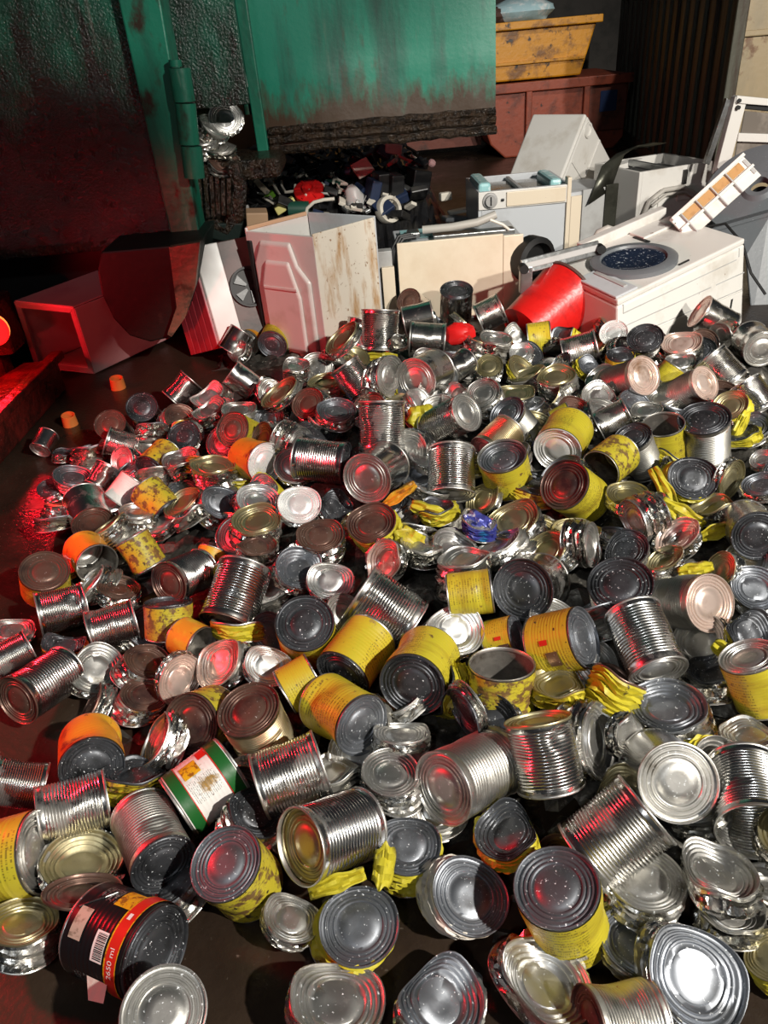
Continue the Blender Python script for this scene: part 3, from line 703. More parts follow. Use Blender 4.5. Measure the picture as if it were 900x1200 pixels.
for k in range(5):
    a = k * 2 * math.pi / 5
    pts = [cf + qm @ Vector((r_ * math.cos(a + tw), r_ * math.sin(a + tw), 0.004)) for r_, tw in ((0.02, -0.3), (0.085, -0.30), (0.085, 0.25), (0.02, 0.3))]
    under(MB().add(pts + [p + nf * 0.004 for p in pts], [(3, 2, 1, 0), (4, 5, 6, 7), (0, 1, 5, 4), (1, 2, 6, 5), (2, 3, 7, 6), (3, 0, 4, 7)]).build('fan_blade', MATS['plastic_black']), e)

# white cabinet lying open, red light put into its enamel colour
TL, TR, BR, BL = Py(17, 354, 3.80), Py(86, 361, 3.72), Py(110, 437, 3.88), Py(42, 430, 3.92)
bkv = Vector((0.34, 0.42, 0.02))
e = empty('red_lit_cabinet', (BR.x - .15, BR.y, 0)); tag(e, 'red-lit metal cabinet lying open towards us under the green container', 'cabinet')
def quad_panel(nm, mat, a, b_, c, d, th):
    n_ = (b_ - a).cross(d - a).normalized() * th
    P = [a, b_, c, d, a + n_, b_ + n_, c + n_, d + n_]
    return under(MB().hexa(P).build(nm, MATS[mat], bevel=0.003), e)
F4 = [TL, TR, BR, BL]; B4 = [p + bkv for p in F4]
cF = sum(F4, Vector()) / 4
for nm, i, j in (('top_panel', 0, 1), ('right_panel', 1, 2), ('bottom_panel', 2, 3), ('left_panel', 3, 0)):
    quad_panel(nm, 'pink_and_red_lit', F4[i], F4[j], B4[j], B4[i], 0.008)
quad_panel('back_panel', 'plastic_black', B4[0], B4[1], B4[2], B4[3], 0.008)
for i in range(4):
    a, b_ = F4[i], F4[(i + 1) % 4]; ia, ib = a.lerp(cF, 0.16), b_.lerp(cF, 0.16)
    quad_panel('front_frame', 'pink_and_red_lit', a, b_, ib, ia, 0.02)
for k in range(4):
    p = cF + bkv * 0.7 + Vector((rg.uniform(-.12, .12), 0, rg.uniform(-.1, .05)))
    under(MB().box(p, (0.10, 0.08, 0.09), (rg.random(), rg.random(), 0)).build('inner_part', MATS['plastic_black'], bevel=0.01), e)

# big washing machine on its back at the right
NL, NR = Py(724, 352, 3.30), Py(874, 279, 3.74)
FLc, FRc = Py(640, 312, 3.85), Py(776, 262, 3.86)
e = empty('washing_machine', (1.5, 3.75, 0)); tag(e, 'large white washing machine lying on its back with round door up, beside red bucket', 'washing machine')
ex = (NR - NL); ey = (FLc - NL)
nn = ex.cross(ey).normalized()
FRc = NL + ex + ey * 0.92
BNL = Vector((NL.x + 0.02, NL.y - 0.03, 0.0)); BNR = Vector((NR.x + 0.06, NR.y - 0.01, 0.0))
BFL = Vector((FLc.x, FLc.y, 0.0)); BFR = Vector((FRc.x + .05, FRc.y, 0.0))
dn = -nn * 0.03
under(MB().hexa([BNL, BNR, BFR, BFL, NL + dn, NR + dn, FRc + dn, FLc + dn]).build('cabinet', MATS['enamel'], bevel=0.012), e)
def on_top(a, b_, h=0.0): return NL + ex * a + ey * b_ + nn * h
def topslab(nm, mat, a0, a1, b0, b1, h0, h1, bv=0.005):
    return under(MB().hexa([on_top(a0, b0, h0), on_top(a1, b0, h0), on_top(a1, b1, h0), on_top(a0, b1, h0), on_top(a0, b0, h1), on_top(a1, b0, h1), on_top(a1, b1, h1), on_top(a0, b1, h1)]).build(nm, MATS[mat], bevel=bv), e)
topslab('front_plate', 'enamel', 0.0, 0.995, 0.0, 0.93, -0.03, 0.0, 0.008)
topslab('kick_plate', 'enamel_grey', 0.0, 0.16, 0.02, 0.55, 0.0, 0.012, 0.006)
topslab('filter_flap', 'plastic_light', 0.10, 0.13, 0.10, 0.50, 0.012, 0.018, 0.003)
topslab('drawer_front', 'enamel', 0.62, 0.86, 0.70, 0.90, 0.0, 0.014, 0.004)
topslab('drawer_grip', 'plastic_black', 0.60, 0.625, 0.62, 0.82, 0.0, 0.006, 0)
qd = nn.to_track_quat('Z', 'Y').to_euler()
# the door centre sits where the sight line meets the plate
dd = Vector(ray(742, 308)); tt = (NL - Vector(CAM)).dot(nn) / dd.dot(nn); dc = Vector(CAM) + dd * tt
rim = under(MB().lathe([(0.209, 0.0), (0.209, 0.022), (0.192, 0.03), (0.160, 0.03), (0.152, 0.016)], 48, dc, qd, cap=False).build('door_ring', MATS['plastic_grey'], smooth=True), e)
under(MB().lathe([(0.153, 0.018), (0.143, 0.022), (0.11, 0.014), (0.055, 0.007), (0.001, 0.006)], 48, dc, qd, cap=False).build('door_glass', MATS['glass_dark'], smooth=True), e)
topslab('door_latch', 'plastic_black', 0.50, 0.58, 0.06, 0.075, 0.0, 0.008, 0.002)
# seams pressed into the cabinet side facing us
fn_ = (NR - NL).cross(BNL - NL).normalized(); fn_ = fn_ if fn_.y < 0 else -fn_
def side(a, z):           # a along, z 0 bottom .. 1 top
    return (BNL.lerp(BNR, a)).lerp((NL + dn).lerp(NR + dn, a), z)
def strip(nm, mat, a0, z0, a1, z1, w_, h_):
    p, q = side(a0, z0), side(a1, z1)
    t_ = (q - p).normalized(); s_ = t_.cross(fn_).normalized() * w_ / 2
    P = [p - s_, q - s_, q + s_, p + s_]
    return under(MB().hexa(P + [x + fn_ * h_ for x in P]).build(nm, MATS[mat]), e)
for (z, a0, a1) in ((0.86, 0.04, 0.93), (0.66, 0.0, 0.72), (0.66, 0.76, 1.0), (0.46, 0.0, 0.99)):
    strip('seam', 'plastic_light', a0, z, a1, z, 0.005, 0.002)
strip('ridge', 'enamel', 0.02, 0.40, 0.98, 0.42, 0.02, 0.008)
strip('seam', 'plastic_light', 0.04, 0.99, 0.04, 0.86, 0.005, 0.002)
strip('seam', 'plastic_light', 0.95, 0.985, 0.95, 0.88, 0.005, 0.002)
strip('cable', 'rubber', 0.90, 0.40, 0.86, 0.02, 0.008, 0.006)
# raised white bar and grey rail along its far left edge
topslab('edge_bar', 'enamel', 0.25, 0.96, 0.93, 1.02, -0.03, 0.05, 0.006)
r1, r2 = Py(612, 313, 3.68), Py(702, 290, 3.82)
t_ = (r2 - r1).normalized()
e2 = empty('drawer_rail', r1); tag(e2, 'grey metal rail with black round ends above the red bucket', 'rail')
def railbox(off, w_, h_, nm, mat):
    s_ = Vector((0.1, -0.9, 0.35)).normalized(); s2 = t_.cross(s_).normalized()
    P = []
    for a in (-1, 1):
        for (q, p) in ((r1, -1), (r2, -1), (r2, 1), (r1, 1)):
            P.append(q + s2 * (p * w_ / 2 + off) + s_ * (a * h_ / 2))
    return under(MB().hexa(P).build(nm, MATS[mat], bevel=0.004), e2)
railbox(0.0, 0.07, 0.02, 'channel', 'steel_sheet'); railbox(0.0, 0.03, 0.034, 'slide', 'plastic_light')
for q in (r1, r2):
    under(MB().lathe([(0.022, -0.02), (0.022, 0.03), (0.001, 0.03)], 16, q + Vector((0, -0.02, 0)), (math.pi / 2, 0, 0)).build('stop', MATS['rubber'], smooth=True), e2)
under(MB().hexa([r1 + Vector(v) for v in ((-.01, -.01, -.13), (.05, -.01, -.13), (.05, .03, -.13), (-.01, .03, -.13), (-.01, -.01, 0), (.05, -.01, 0), (.05, .03, 0), (-.01, .03, 0))]).build('foot', MATS['steel_sheet'], bevel=0.004), e2)

# red bucket tipped on its side
rc, bc_ = Py(669, 344, 3.72), Py(614, 391, 3.57)
axb = (rc - bc_); hb = axb.length; axb.normalize()
e = empty('bucket', bc_); tag(e, 'big bright red plastic bucket tipped on its side at the back of the heap', 'bucket')
qb = axb.to_track_quat('Z', 'Y')
e.rotation_mode = 'QUATERNION'; e.rotation_quaternion = qb
MB().lathe([(0.001, 0.004), (0.140, 0.004), (0.140, 0.0), (0.148, 0.0), (0.166, hb * 0.5), (0.184, hb * 0.93), (0.188, hb * 0.97), (0.186, hb), (0.176, hb), (0.172, hb * 0.95), (0.136, 0.02), (0.001, 0.02)], 48, cap=False).build('shell', MATS['bucket_red'], e, smooth=True)
MB().lathe([(0.185, hb * 0.945), (0.194, hb * 0.95), (0.194, hb * 0.99), (0.185, hb * 1.0)], 48, cap=False).build('rim', MATS['plastic_brown'], e, smooth=True)

# grey drum half on grey casing at right edge
e = empty('grey_drum', (2.5, 4.5, 0.35)); tag(e, 'grey plastic washing drum with centre hole at the right edge', 'drum')
nd_ = Vector((-0.45, -0.50, 0.75)).normalized()
cdm = Py(890, 220, 4.45)
under(MB().lathe([(0.05, -0.02), (0.05, 0.03), (0.08, 0.035), (0.10, 0.012), (0.24, 0.006), (0.295, 0.0), (0.305, -0.02), (0.302, -0.09), (0.318, -0.10), (0.318, -0.13), (0.29, -0.16)], 48, cdm, nd_.to_track_quat('Z', 'Y').to_euler(), cap=False).build('drum_shell', MATS['plastic_grey'], smooth=True, sharp=35), e)
under(MB().lathe([(0.05, -0.05), (0.001, -0.05)], 24, cdm, nd_.to_track_quat('Z', 'Y').to_euler(), cap=False).build('hub_hole', MATS['rubber']), e)
qm = nd_.to_track_quat('Z', 'Y').to_matrix()
for k in range(9):
    a = k * 2 * math.pi / 9
    under(MB().box(cdm + qm @ Vector((0.307 * math.cos(a), 0.307 * math.sin(a), -0.055)), (0.012, 0.02, 0.07), (qm @ Matrix.Rotation(a, 3, 'Z')).to_euler()).build('drum_rib', MATS['plastic_grey']), e)
gp = [Py(832, 272, 4.30), Py(903, 252, 4.15), Py(930, 385, 3.92), Py(880, 372, 3.98), Py(873, 300, 4.1)]
e = empty('grey_casing', (2.1, 3.85, 0)); tag(e, 'grey plastic casing under the drum at the right edge', 'casing')
bkc = [p + Vector((0.25, 0.45, -0.02)) for p in gp]; m = len(gp)
under(MB().add(gp + bkc, [tuple(range(m)), tuple(range(2 * m - 1, m - 1, -1))] + [(i, m + i, m + (i + 1) % m, (i + 1) % m) for i in range(m)]).build('shell', MATS['plastic_grey'], bevel=0.01), e)
under(MB().tube([Py(790, 262, 4.0), Py(815, 268, 4.0), Py(850, 262, 4.0), Py(870, 285, 4.0), Py(880, 320, 3.93), Py(897, 345, 3.88)], 0.007, 6).build('cable', MATS['rubber'], smooth=True), e)
under(hx([gp[0] + Vector((0, -.01, .0)), gp[1] + Vector((0, -.01, 0)), gp[1] + Vector((.1, .1, 0)), gp[0] + Vector((.1, .1, 0)), gp[0] + Vector((0, -.01, .02)), gp[1] + Vector((0, -.01, .02)), gp[1] + Vector((.1, .1, .02)), gp[0] + Vector((.1, .1, .02))]).build('lip', MATS['plastic_grey']), e)

# slotted white panel leaning on the drum
a0, a1 = Py(784, 258, 4.02), Py(868, 182, 4.16)
ax_ = (a1 - a0); La = ax_.length; ax_.normalize()
wv_ = Vector((0.75, -0.25, -0.30)); wv_ = (wv_ - ax_ * wv_.dot(ax_)).normalized(); nv_ = ax_.cross(wv_); nv_ = nv_ if nv_.y < 0 else -nv_
e = empty('slotted_panel', a0); tag(e, 'white slotted plastic panel with orange-brown windows leaning on the drum', 'panel')
def ob(nm, mat, l0, l1, w0, w1, t0, t1, bv=0.003):
    f = lambda l, w_, t: a0 + ax_ * (l * La) + wv_ * w_ + nv_ * t
    return under(MB().hexa([f(l0, w0, t0), f(l1, w0, t0), f(l1, w1, t0), f(l0, w1, t0), f(l0, w0, t1), f(l1, w0, t1), f(l1, w1, t1), f(l0, w1, t1)]).build(nm, MATS[mat], bevel=bv), e)
ob('back_plate', 'enamel', 0, 1, 0, 0.15, 0.0, 0.012)
ob('edge_rail', 'enamel', 0, 1, 0.0, 0.018, 0.012, 0.035)
ob('mid_rail', 'enamel', 0, 1, 0.075, 0.09, 0.012, 0.03)
for k in range(4):
    l0 = 0.13 + k * 0.205
    ob('window', 'chip_panel', l0, l0 + 0.17, 0.022, 0.070, 0.012, 0.016, 0)
    ob('cross_bar', 'plastic_light', l0 - 0.03, l0 - 0.015, 0.0, 0.15, 0.012, 0.032)
ob('end_slot', 'plastic_light', 0.95, 0.985, 0.03, 0.12, 0.012, 0.018, 0)

# white framed glazed door leaning against the tan container end
e = empty('fridge_shelf_frame', (2.9, 5.4, 0)); tag(e, 'white framed glass-panelled door leaning at the right edge', 'door frame')
def fr(pts, Y, nm, mat, th=0.03):
    P = [Py(x, y, Y) for x, y in pts]
    return under(MB().hexa([P[0], P[1], P[1] + Vector((0, th, 0)), P[0] + Vector((0, th, 0)), P[3], P[2], P[2] + Vector((0, th, 0)), P[3] + Vector((0, th, 0))]).build(nm, MATS[mat], bevel=0.004), e)
fr(((838, 205), (852, 207), (876, 116), (862, 113)), 5.0, 'stile', 'enamel', 0.06)
fr(((862, 121), (925, 126), (925, 118), (864, 112)), 4.99, 'top_rail', 'enamel', 0.06)
fr(((864, 166), (925, 168), (925, 158), (866, 156)), 4.99, 'mid_rail', 'enamel', 0.05)
fr(((858, 204), (925, 204), (925, 168), (864, 166)), 5.02, 'pane', 'glass_pane', 0.012)
fr(((868, 156), (925, 158), (925, 135), (873, 130)), 5.02, 'pane', 'glass_pane', 0.012)
fr(((873, 128), (925, 133), (925, 125), (875, 121)), 5.015, 'dark_band', 'rubber', 0.012)
fr(((826, 192), (832, 193), (858, 118), (852, 115)), 5.05, 'chrome_strip', 'steel_sheet', 0.04)
for x, y in ((866, 118), (865, 126), (846, 198)):
    under(MB().lathe([(0.012, -0.01), (0.012, 0.01), (0.001, 0.01)], 12, Py(x, y, 4.985), (math.pi / 2, 0, 0)).build('plug', MATS['rubber']), e)

# white hose arch between the machines
o = MB().tube([Py(x, y, 4.35) for x, y in ((690, 330), (692, 300), (695, 283), (701, 272), (712, 267), (722, 270), (727, 284), (729, 310), (730, 345))], 0.017, 10).build('hose', MATS['hose_grey'], smooth=True)
tag(o, 'grey hose arching up behind the large lying washing machine', 'hose')
# scraps at the foot: red plastic between cans
P = Py(537, 391, 3.25)
blob('red_plastic', P, (0.075, 0.05, 0.05), 'plastic_red', 12, 'crumpled bright red plastic among cans below the cream panel', 'plastic', amp=0.35)

# rusty steel beam at left and the tail lamp beyond it
e = empty('steel_beam', (-1.95, 2.9, 0)); tag(e, 'thick rust-red steel beam lying on the dark floor at the left edge', 'beam')
bm_ = [Vector(p) for p in ((-2.35, 1.9, 0.0), (-1.66, 2.35, 0.0), (-1.60, 3.70, 0.0), (-1.78, 3.72, 0.0))]
tp_ = [Vector((p.x, p.y, 0.16)) for p in bm_]
under(MB().hexa(bm_ + tp_).build('web', MATS['rust_beam'], bevel=0.012), e)
under(MB().hexa([Vector((-1.69, 2.35, 0.16)), Vector((-1.63, 2.35, 0.16)), Vector((-1.57, 3.73, 0.16)), Vector((-1.63, 3.73, 0.16)), Vector((-1.69, 2.35, 0.20)), Vector((-1.63, 2.35, 0.20)), Vector((-1.57, 3.73, 0.20)), Vector((-1.63, 3.73, 0.20))]).build('flange', MATS['rust_beam'], bevel=0.006), e)
lp = Py(-9, 386, 3.60)
e = empty('tail_lamp', lp); tag(e, 'glowing red tail lamp with amber edge at the left frame edge', 'lamp')
under(MB().lathe([(0.07, 0.0), (0.07, 0.05), (0.056, 0.075), (0.001, 0.085)], 24, lp, (math.pi / 2, 0, 0.5)).build('red_lens', MATS['lamp_red'], smooth=True), e)
under(MB().lathe([(0.072, -0.012), (0.076, 0.0), (0.076, 0.02), (0.07, 0.022)], 24, lp, (math.pi / 2, 0, 0.5), cap=False).build('amber_ring', MATS['lamp_amber'], smooth=True), e)
tl = bpy.data.lights.new('tail_lamp_glow', 'POINT'); tl.energy = 14; tl.color = (1.0, 0.012, 0.025); tl.shadow_soft_size = 0.05
tlo = bpy.data.objects.new('tail_lamp_glow', tl); COL.objects.link(tlo); tlo.location = lp + Vector((-0.02, -0.16, 0.03))
under(MB().box(lp + Vector((-0.12, 0.16, -0.02)), (0.3, 0.2, 0.28)).build('lamp_housing', MATS['rust_beam'], bevel=0.02), e)
under(MB().box((lp.x - 0.12, lp.y + 0.16, lp.z * 0.5 - 0.08), (0.10, 0.10, lp.z - 0.16)).build('bracket', MATS['rust_beam']), e)

# ------------------------------------------------------------------ electrical scrap pile under the open door
def pile(px, py, lift=0.0):
    d = ray(px, py)
    for t in np.linspace(4.5, 12, 1500):
        P = CAM + d * t
        h = min(0.62, max(0.0, 0.45 * (P[1] - 4.75))) if P[0] < 0.8 else max(0.0, 0.05 * (P[1] - 6))
        if P[2] <= h + lift: return Vector(P), t
    return Vector(P), t
def pz(nm, lab, cat, px, py, wpx, hpx, dpx, mat, rot, grp=None, bev=0.008, lift=0.03):
    P, t = pile(px, py, lift); k = t / F
    o = MB().box((0, 0, 0), (wpx * k, dpx * k, hpx * k)).build(nm, MATS[mat], bevel=bev, loc=P, rot=rot)
    return tag(o, lab, cat, grp)
EW = 'scrap pile under the green door'
vs = []; fs = []; nx, ny = 60, 40
for i in range(nx + 1):
    for j in range(ny + 1):
        x = -0.78 + 1.55 * i / nx; y = 4.66 + 3.6 * j / ny
        h = min(0.60, max(0.0, 0.45 * (y - 4.75))) * max(0, min(1, (0.80 - x) / 0.3))
        vs.append((x, y, h - 0.03 + rg.uniform(-.03, .03)))
for i in range(nx):
    for j in range(ny):
        a = i * (ny + 1) + j; fs.append((a, a + ny + 1, a + ny + 2, a + 1))
tag(obj('scrap_rubble', mesh('scrap_rubble', vs, fs), MATS['plastic_black']), 'dark rubble of broken electrical scrap under the green door', 'rubble', kind='stuff')
pz('carton', 'small beige cardboard box left of the scrap pile', 'box', 301, 258, 25, 22, 22, 'wood_tan', (0.1, 0.1, 0.15))
pz('brush_head', 'cream plastic block at the left of the scrap pile', 'plastic part', 291, 211, 16, 12, 12, 'plastic_white', (0.2, 0.3, 0.4))
pz('comb_handle', 'yellowish plastic handle beside the cream block', 'plastic part', 308, 220, 26, 7, 8, 'enamel_cream', (0, 0.9, 0.2))
pz('lime_part', 'lime green plastic clip in the scrap pile', 'plastic part', 316, 230, 13, 7, 10, 'plastic_lime', (0, -0.5, 0.2), lift=0.05)
pz('yellow_part', 'pale yellow plastic casing below the lime clip', 'plastic part', 334, 241, 26, 9, 12, 'plastic_yellow', (0, -0.4, 0.2), lift=0.05)
pz('black_tile', 'flat black plate leaning in the scrap pile above the red reel', 'plate', 382, 198, 22, 4, 22, 'rubber', (0.3, -0.3, 0.3), lift=0.1)
pz('white_grille', 'white slotted cover in the scrap pile', 'cover', 425, 197, 22, 4, 20, 'plastic_white', (0.8, -0.3, 0.4), lift=0.12)
pz('funnel_plate', 'grey triangular cover at the top of the scrap pile', 'cover', 461, 174, 20, 12, 6, 'plastic_light', (0, 0.2, 0.1), lift=0.1)
pz('white_bag', 'pale cardboard flap at the left end of the green door', 'cardboard', 290, 183, 34, 10, 12, 'plastic_white', (0.3, -0.35, 0.2), lift=0.05)
pz('adapter', 'white plug block on bare ground right of the pile', 'plug', 522, 230, 14, 9, 8, 'plastic_white', (0, 0, 0.3))
pz('pink_ball', 'pink round plastic toy part on the pile', 'toy part', 506, 191, 9, 8, 8, 'pink_and_red_lit', (0.4, 0.5, 0.3), bev=0.02, lift=0.06)
pz('dust_pan', 'beige plastic trough right of the scrap pile', 'trough', 545, 246, 40, 4, 14, 'plastic_white', (0, -0.08, 0.1))
pz('grey_tray', 'grey flat tray on the ground before the pile', 'tray', 536, 256, 34, 5, 18, 'plastic_grey', (0, 0.1, 0.2))
P, t = pile(363, 227, 0.06); k = t / F
e = empty('cable_reel', P, (0.55, 0.0, 0)); tag(e, 'bright red plastic reel in the scrap pile', 'reel')
MB().lathe([(18 * k, 0), (18 * k, 5 * k), (9 * k, 6 * k), (8 * k, 10 * k), (5 * k, 10 * k), (4 * k, 6 * k), (0.001, 6 * k)], 28, cap=False).build('flange', MATS['plastic_red'], e, smooth=True, sharp=30)
for q in range(6):
    a = q * math.pi / 3
    MB().box((13 * k * math.cos(a), 13 * k * math.sin(a), 6 * k), (7 * k, 2 * k, 2 * k), (0, 0, a)).build('spoke', MATS['plastic_red'], e)
P, t = pile(455, 246, 0.05); k = t / F
e = empty('plastic_ring', P, (1.25, 0.2, 0.5)); tag(e, 'cream plastic ring lying in front of the scrap pile', 'ring')
MB().lathe([(11 * k, -6 * k), (15 * k, -6 * k), (16 * k, 0), (15 * k, 6 * k), (11 * k, 6 * k), (11 * k, -6 * k)], 28, cap=False).build('ring', MATS['plastic_white'], e, smooth=True, sharp=40)
P, t = pile(350, 244, 0.04); k = t / F
o = MB().tube([P + Vector((-12 * k, 0, 0)), P + Vector((12 * k, 0, -2 * k))], 9 * k, 16).build('green_canister', MATS['plastic_green'], smooth=True); tag(o, 'dark green canister below the red reel', 'canister')
P, t = pile(415, 236, 0.05); k = t / F
blob('clear_bag', P, (12 * k, 10 * k, 18 * k), 'plastic_light', 31, 'crumpled greyish plastic bag right of the red reel', 'plastic bag')
for i, (x, y, w_, h_) in enumerate(((447, 220, 14, 34), (462, 222, 16, 34), (490, 212, 22, 26), (436, 226, 12, 30))):
    e_ = pz('drive_casing', ['narrow black casing left of three in the scrap pile', 'black casing with grey front in the middle of the pile', 'squat black casing at the right of the pile', 'dark blue casing beside the black ones'][i], 'casing', x, y, w_, h_, 26, ('plastic_black', 'plastic_black', 'plastic_black', 'plastic_blue')[i], (0.05, 0.1 * i, 0.3), bev=0.01, lift=0.08)
for i in range(34):
    x = rg.uniform(290, 520); y = rg.uniform(176, 258)
    if x > 470 and y > 235: continue
    pz('black_casing', 'small broken black plastic casing in the scrap pile under the green door', 'casing', x, y, rg.uniform(8, 26), rg.uniform(5, 14), rg.uniform(8, 22), rg.choice(('plastic_black', 'plastic_black', 'plastic_black', 'plastic_blue', 'plastic_black', 'steel_dark')), (rg.uniform(-.6, .6), rg.uniform(-.6, .6), rg.uniform(0, 3)), 'black casings in the scrap pile', lift=rg.uniform(0, 0.08))
for i in range(46):
    x = rg.uniform(285, 485); y = rg.uniform(172, 262)
    pz('pale_part', 'small pale plastic fragment in the scrap pile under the green door', 'plastic part', x, y, rg.uniform(7, 17), rg.uniform(2, 5), rg.uniform(4, 9), rg.choice(('plastic_white', 'plastic_light', 'plastic_light', 'steel_sheet', 'plastic_white')), (rg.uniform(-.6, .6), rg.uniform(-.6, .6), rg.uniform(0, 3)), 'pale fragments in the scrap pile', bev=0.004, lift=rg.uniform(0.02, 0.09))
for i in range(24):
    x = rg.uniform(300, 500); y = rg.uniform(176, 240)
    pts = []
    for q in range(9):
        P, t = pile(x, y, 0.05 + 0.05 * rg.random()); pts.append(P)
        x += rg.uniform(-14, 14); y += rg.uniform(-9, 9)
        x = min(max(x, 285), 520); y = min(max(y, 172), 255)
    cm_ = rg.choice(('plastic_white', 'plastic_white', 'rubber', 'rubber', 'plastic_green')); cw_ = {'plastic_white': 'white', 'rubber': 'black', 'plastic_green': 'dark green'}[cm_]
    o = MB().tube(pts, 0.011, 5).build('cable', MATS[cm_], smooth=True)
    tag(o, 'loose ' + cw_ + ' cable tangled over the scrap pile under the green door', 'cable', cw_ + ' cables on the scrap pile')
P, t = pile(360, 236, 0.05)
o = MB().tube([Py(x, y, P.y - 0.1) for x, y in ((358, 254), (360, 244), (368, 237), (380, 234), (392, 233))], 0.012, 8).build('curved_rod', MATS['plastic_white'], smooth=True)
tag(o, 'white curved handle in front of the red reel', 'handle')
# ------------------------------------------------------------------ tin cans
R = 0.0775
H = 0.155
NS = 40
LIDPROF = [(1.0, -0.0035), (1.022, -0.002), (1.028, 0.0008), (1.018, 0.0028), (0.995, 0.003), (0.972, 0.001), (0.965, -0.0045), (0.93, -0.0055), (0.90, -0.0052),
           (0.875, -0.0022), (0.85, -0.0022), (0.825, -0.0052), (0.79, -0.0052), (0.765, -0.0022), (0.74, -0.0022), (0.715, -0.0052), (0.68, -0.005), (0.655, -0.0018),
           (0.62, -0.0018), (0.595, -0.0048), (0.50, -0.0048), (0.475, -0.0028), (0.25, -0.0026), (0.02, -0.0026)]

def revolve(prof, n=NS, fn=None, close=False):
    vs = []; fs = []
    for (r, z) in prof:
        for k in range(n):
            a = 2 * math.pi * k / n
            p = Vector((r * math.cos(a), r * math.sin(a), z))
            vs.append(fn(p, a) if fn else p)
    for i in range(len(prof) - 1):
        for k in range(n):
            k2 = (k + 1) % n
            fs.append((i * n + k, i * n + k2, (i + 1) * n + k2, (i + 1) * n + k))
    if close:
        m = (len(prof) - 1) * n
        fs.append(tuple(m + k for k in range(n)))
    return vs, fs

def lid_mesh(name, seed=0, bend=0.0, fn=None):
    rnd = random.Random(seed)
    ph = rnd.random() * 6.28
    def g(p, a):
        q = Vector(p)
        if bend:
            u = p.x * math.cos(ph) + p.y * math.sin(ph); v = -p.x * math.sin(ph) + p.y * math.cos(ph)
            q.z += bend * (u * u / (R * R)) * 0.012 + bend * math.sin(u * 55 + seed) * 0.003 + bend * v * u * 0.9
        return fn(q, a) if fn else q
    vs, fs = revolve([(r * R, z) for r, z in LIDPROF], NS, g, True)
    return mesh(name, vs, fs, True, 50)

def dents(seed, n, amp):
    rnd = random.Random(seed)
    D = [(rnd.random() * 6.28, rnd.uniform(0.2, 0.8) * H, rnd.uniform(0.25, 0.7), rnd.uniform(0.015, 0.05), rnd.uniform(0.3, 1) * amp) for _ in range(n)]
    def f(a, z, h):
        s = 0
        for (a0, z0, wa, wz, m) in D:
            da = (a - a0 + math.pi) % (2 * math.pi) - math.pi
            s += m * math.exp(-(da / wa) ** 2 - ((z - z0) / wz) ** 2)
        e = max(0.0, min(1.0, min(z, h - z) / 0.02))
        return s * e
    return f

def body_mesh(name, seed, kind, h=H, out=0.0, nd=3, amp=0.006):
    d = dents(seed, nd, amp)
    prof = []
    if kind == 'rib':
        nr = 18
        prof = [(1.0, 0.0), (1.0, 0.006), (1.0, 0.012)]
        z0, z1 = 0.013, h - 0.013
        for i in range(nr):
            for s, rr in ((0.0, -0.002), (0.28, -0.032), (0.5, -0.036), (0.75, -0.008)):
                prof.append((1.0 + rr, z0 + (z1 - z0) * (i + s) / nr))
        prof += [(1.0, z1), (1.0, h - 0.006), (1.0, h)]
    elif kind == 'label':
        z0, z1 = 0.004, h - 0.004
        m = 42
        for i in range(m + 1):
            t = i / m
            rr = (-0.011 if (i % 3) == 1 else 0.0) if 5 < i < m - 5 else 0.0
            prof.append((1.0 + rr, z0 + (z1 - z0) * t))
    else:
        m = 16
        prof = [(1.0, h * i / m) for i in range(m + 1)]
    def fn(p, a):
        k = d(a, p.z, h)
        r = math.hypot(p.x, p.y)
        q = (r - k + out) / r
        return Vector((p.x * q, p.y * q, p.z))
    vs, fs = revolve([(r * R, z) for r, z in prof], NS, fn)
    return mesh(name, vs, fs, True, 60)

BODY = {k: [body_mesh('can_wall', 10 * i + j, k, nd=2 + j, amp=0.004 + 0.003 * j) for j in range(4)] for i, k in enumerate(('rib', 'smooth'))}
BODYS = {k: [body_mesh('short_can_wall', 70 + 10 * i + j, k, h=0.115, nd=2, amp=0.005) for j in range(2)] for i, k in enumerate(('rib', 'smooth'))}
LABELM = [body_mesh('paper_label', 10 + j, 'label', out=0.0030, nd=2 + j, amp=0.004 + 0.003 * j) for j in range(4)]
LABELS_ = [body_mesh('short_paper_label', 80 + j, 'label', h=0.115, out=0.0030, nd=2, amp=0.005) for j in range(2)]
LIDM = [lid_mesh('can_lid', j, b) for j, b in enumerate((0.0, 0.12, 0.25))]
def rim_mesh():
    vs, fs = revolve([(1.0 * R, -0.004), (1.022 * R, -0.002), (1.028 * R, 0.0008), (1.018 * R, 0.0028), (0.99 * R, 0.003), (0.972 * R, 0.001), (0.965 * R, -0.006)])
    return mesh('can_rim', vs, fs, True, 60)
RIMM = rim_mesh()
def sleeve(name, z0, z1, out, a0=0.0, a1=2 * math.pi, n=NS, rows=2):
    vs = []; fs = []
    full = a1 - a0 > 6.28
    m = n if full else n + 1
    for i in range(rows + 1):
        for k in range(m):
            a = a0 + (a1 - a0) * k / n
            vs.append(((R + out) * math.cos(a), (R + out) * math.sin(a), z0 + (z1 - z0) * i / rows))
    for i in range(rows):
        for k in range(n):
            k2 = (k + 1) % m
            fs.append((i * m + k, i * m + k2, (i + 1) * m + k2, (i + 1) * m + k))
    return mesh(name, vs, fs, True)

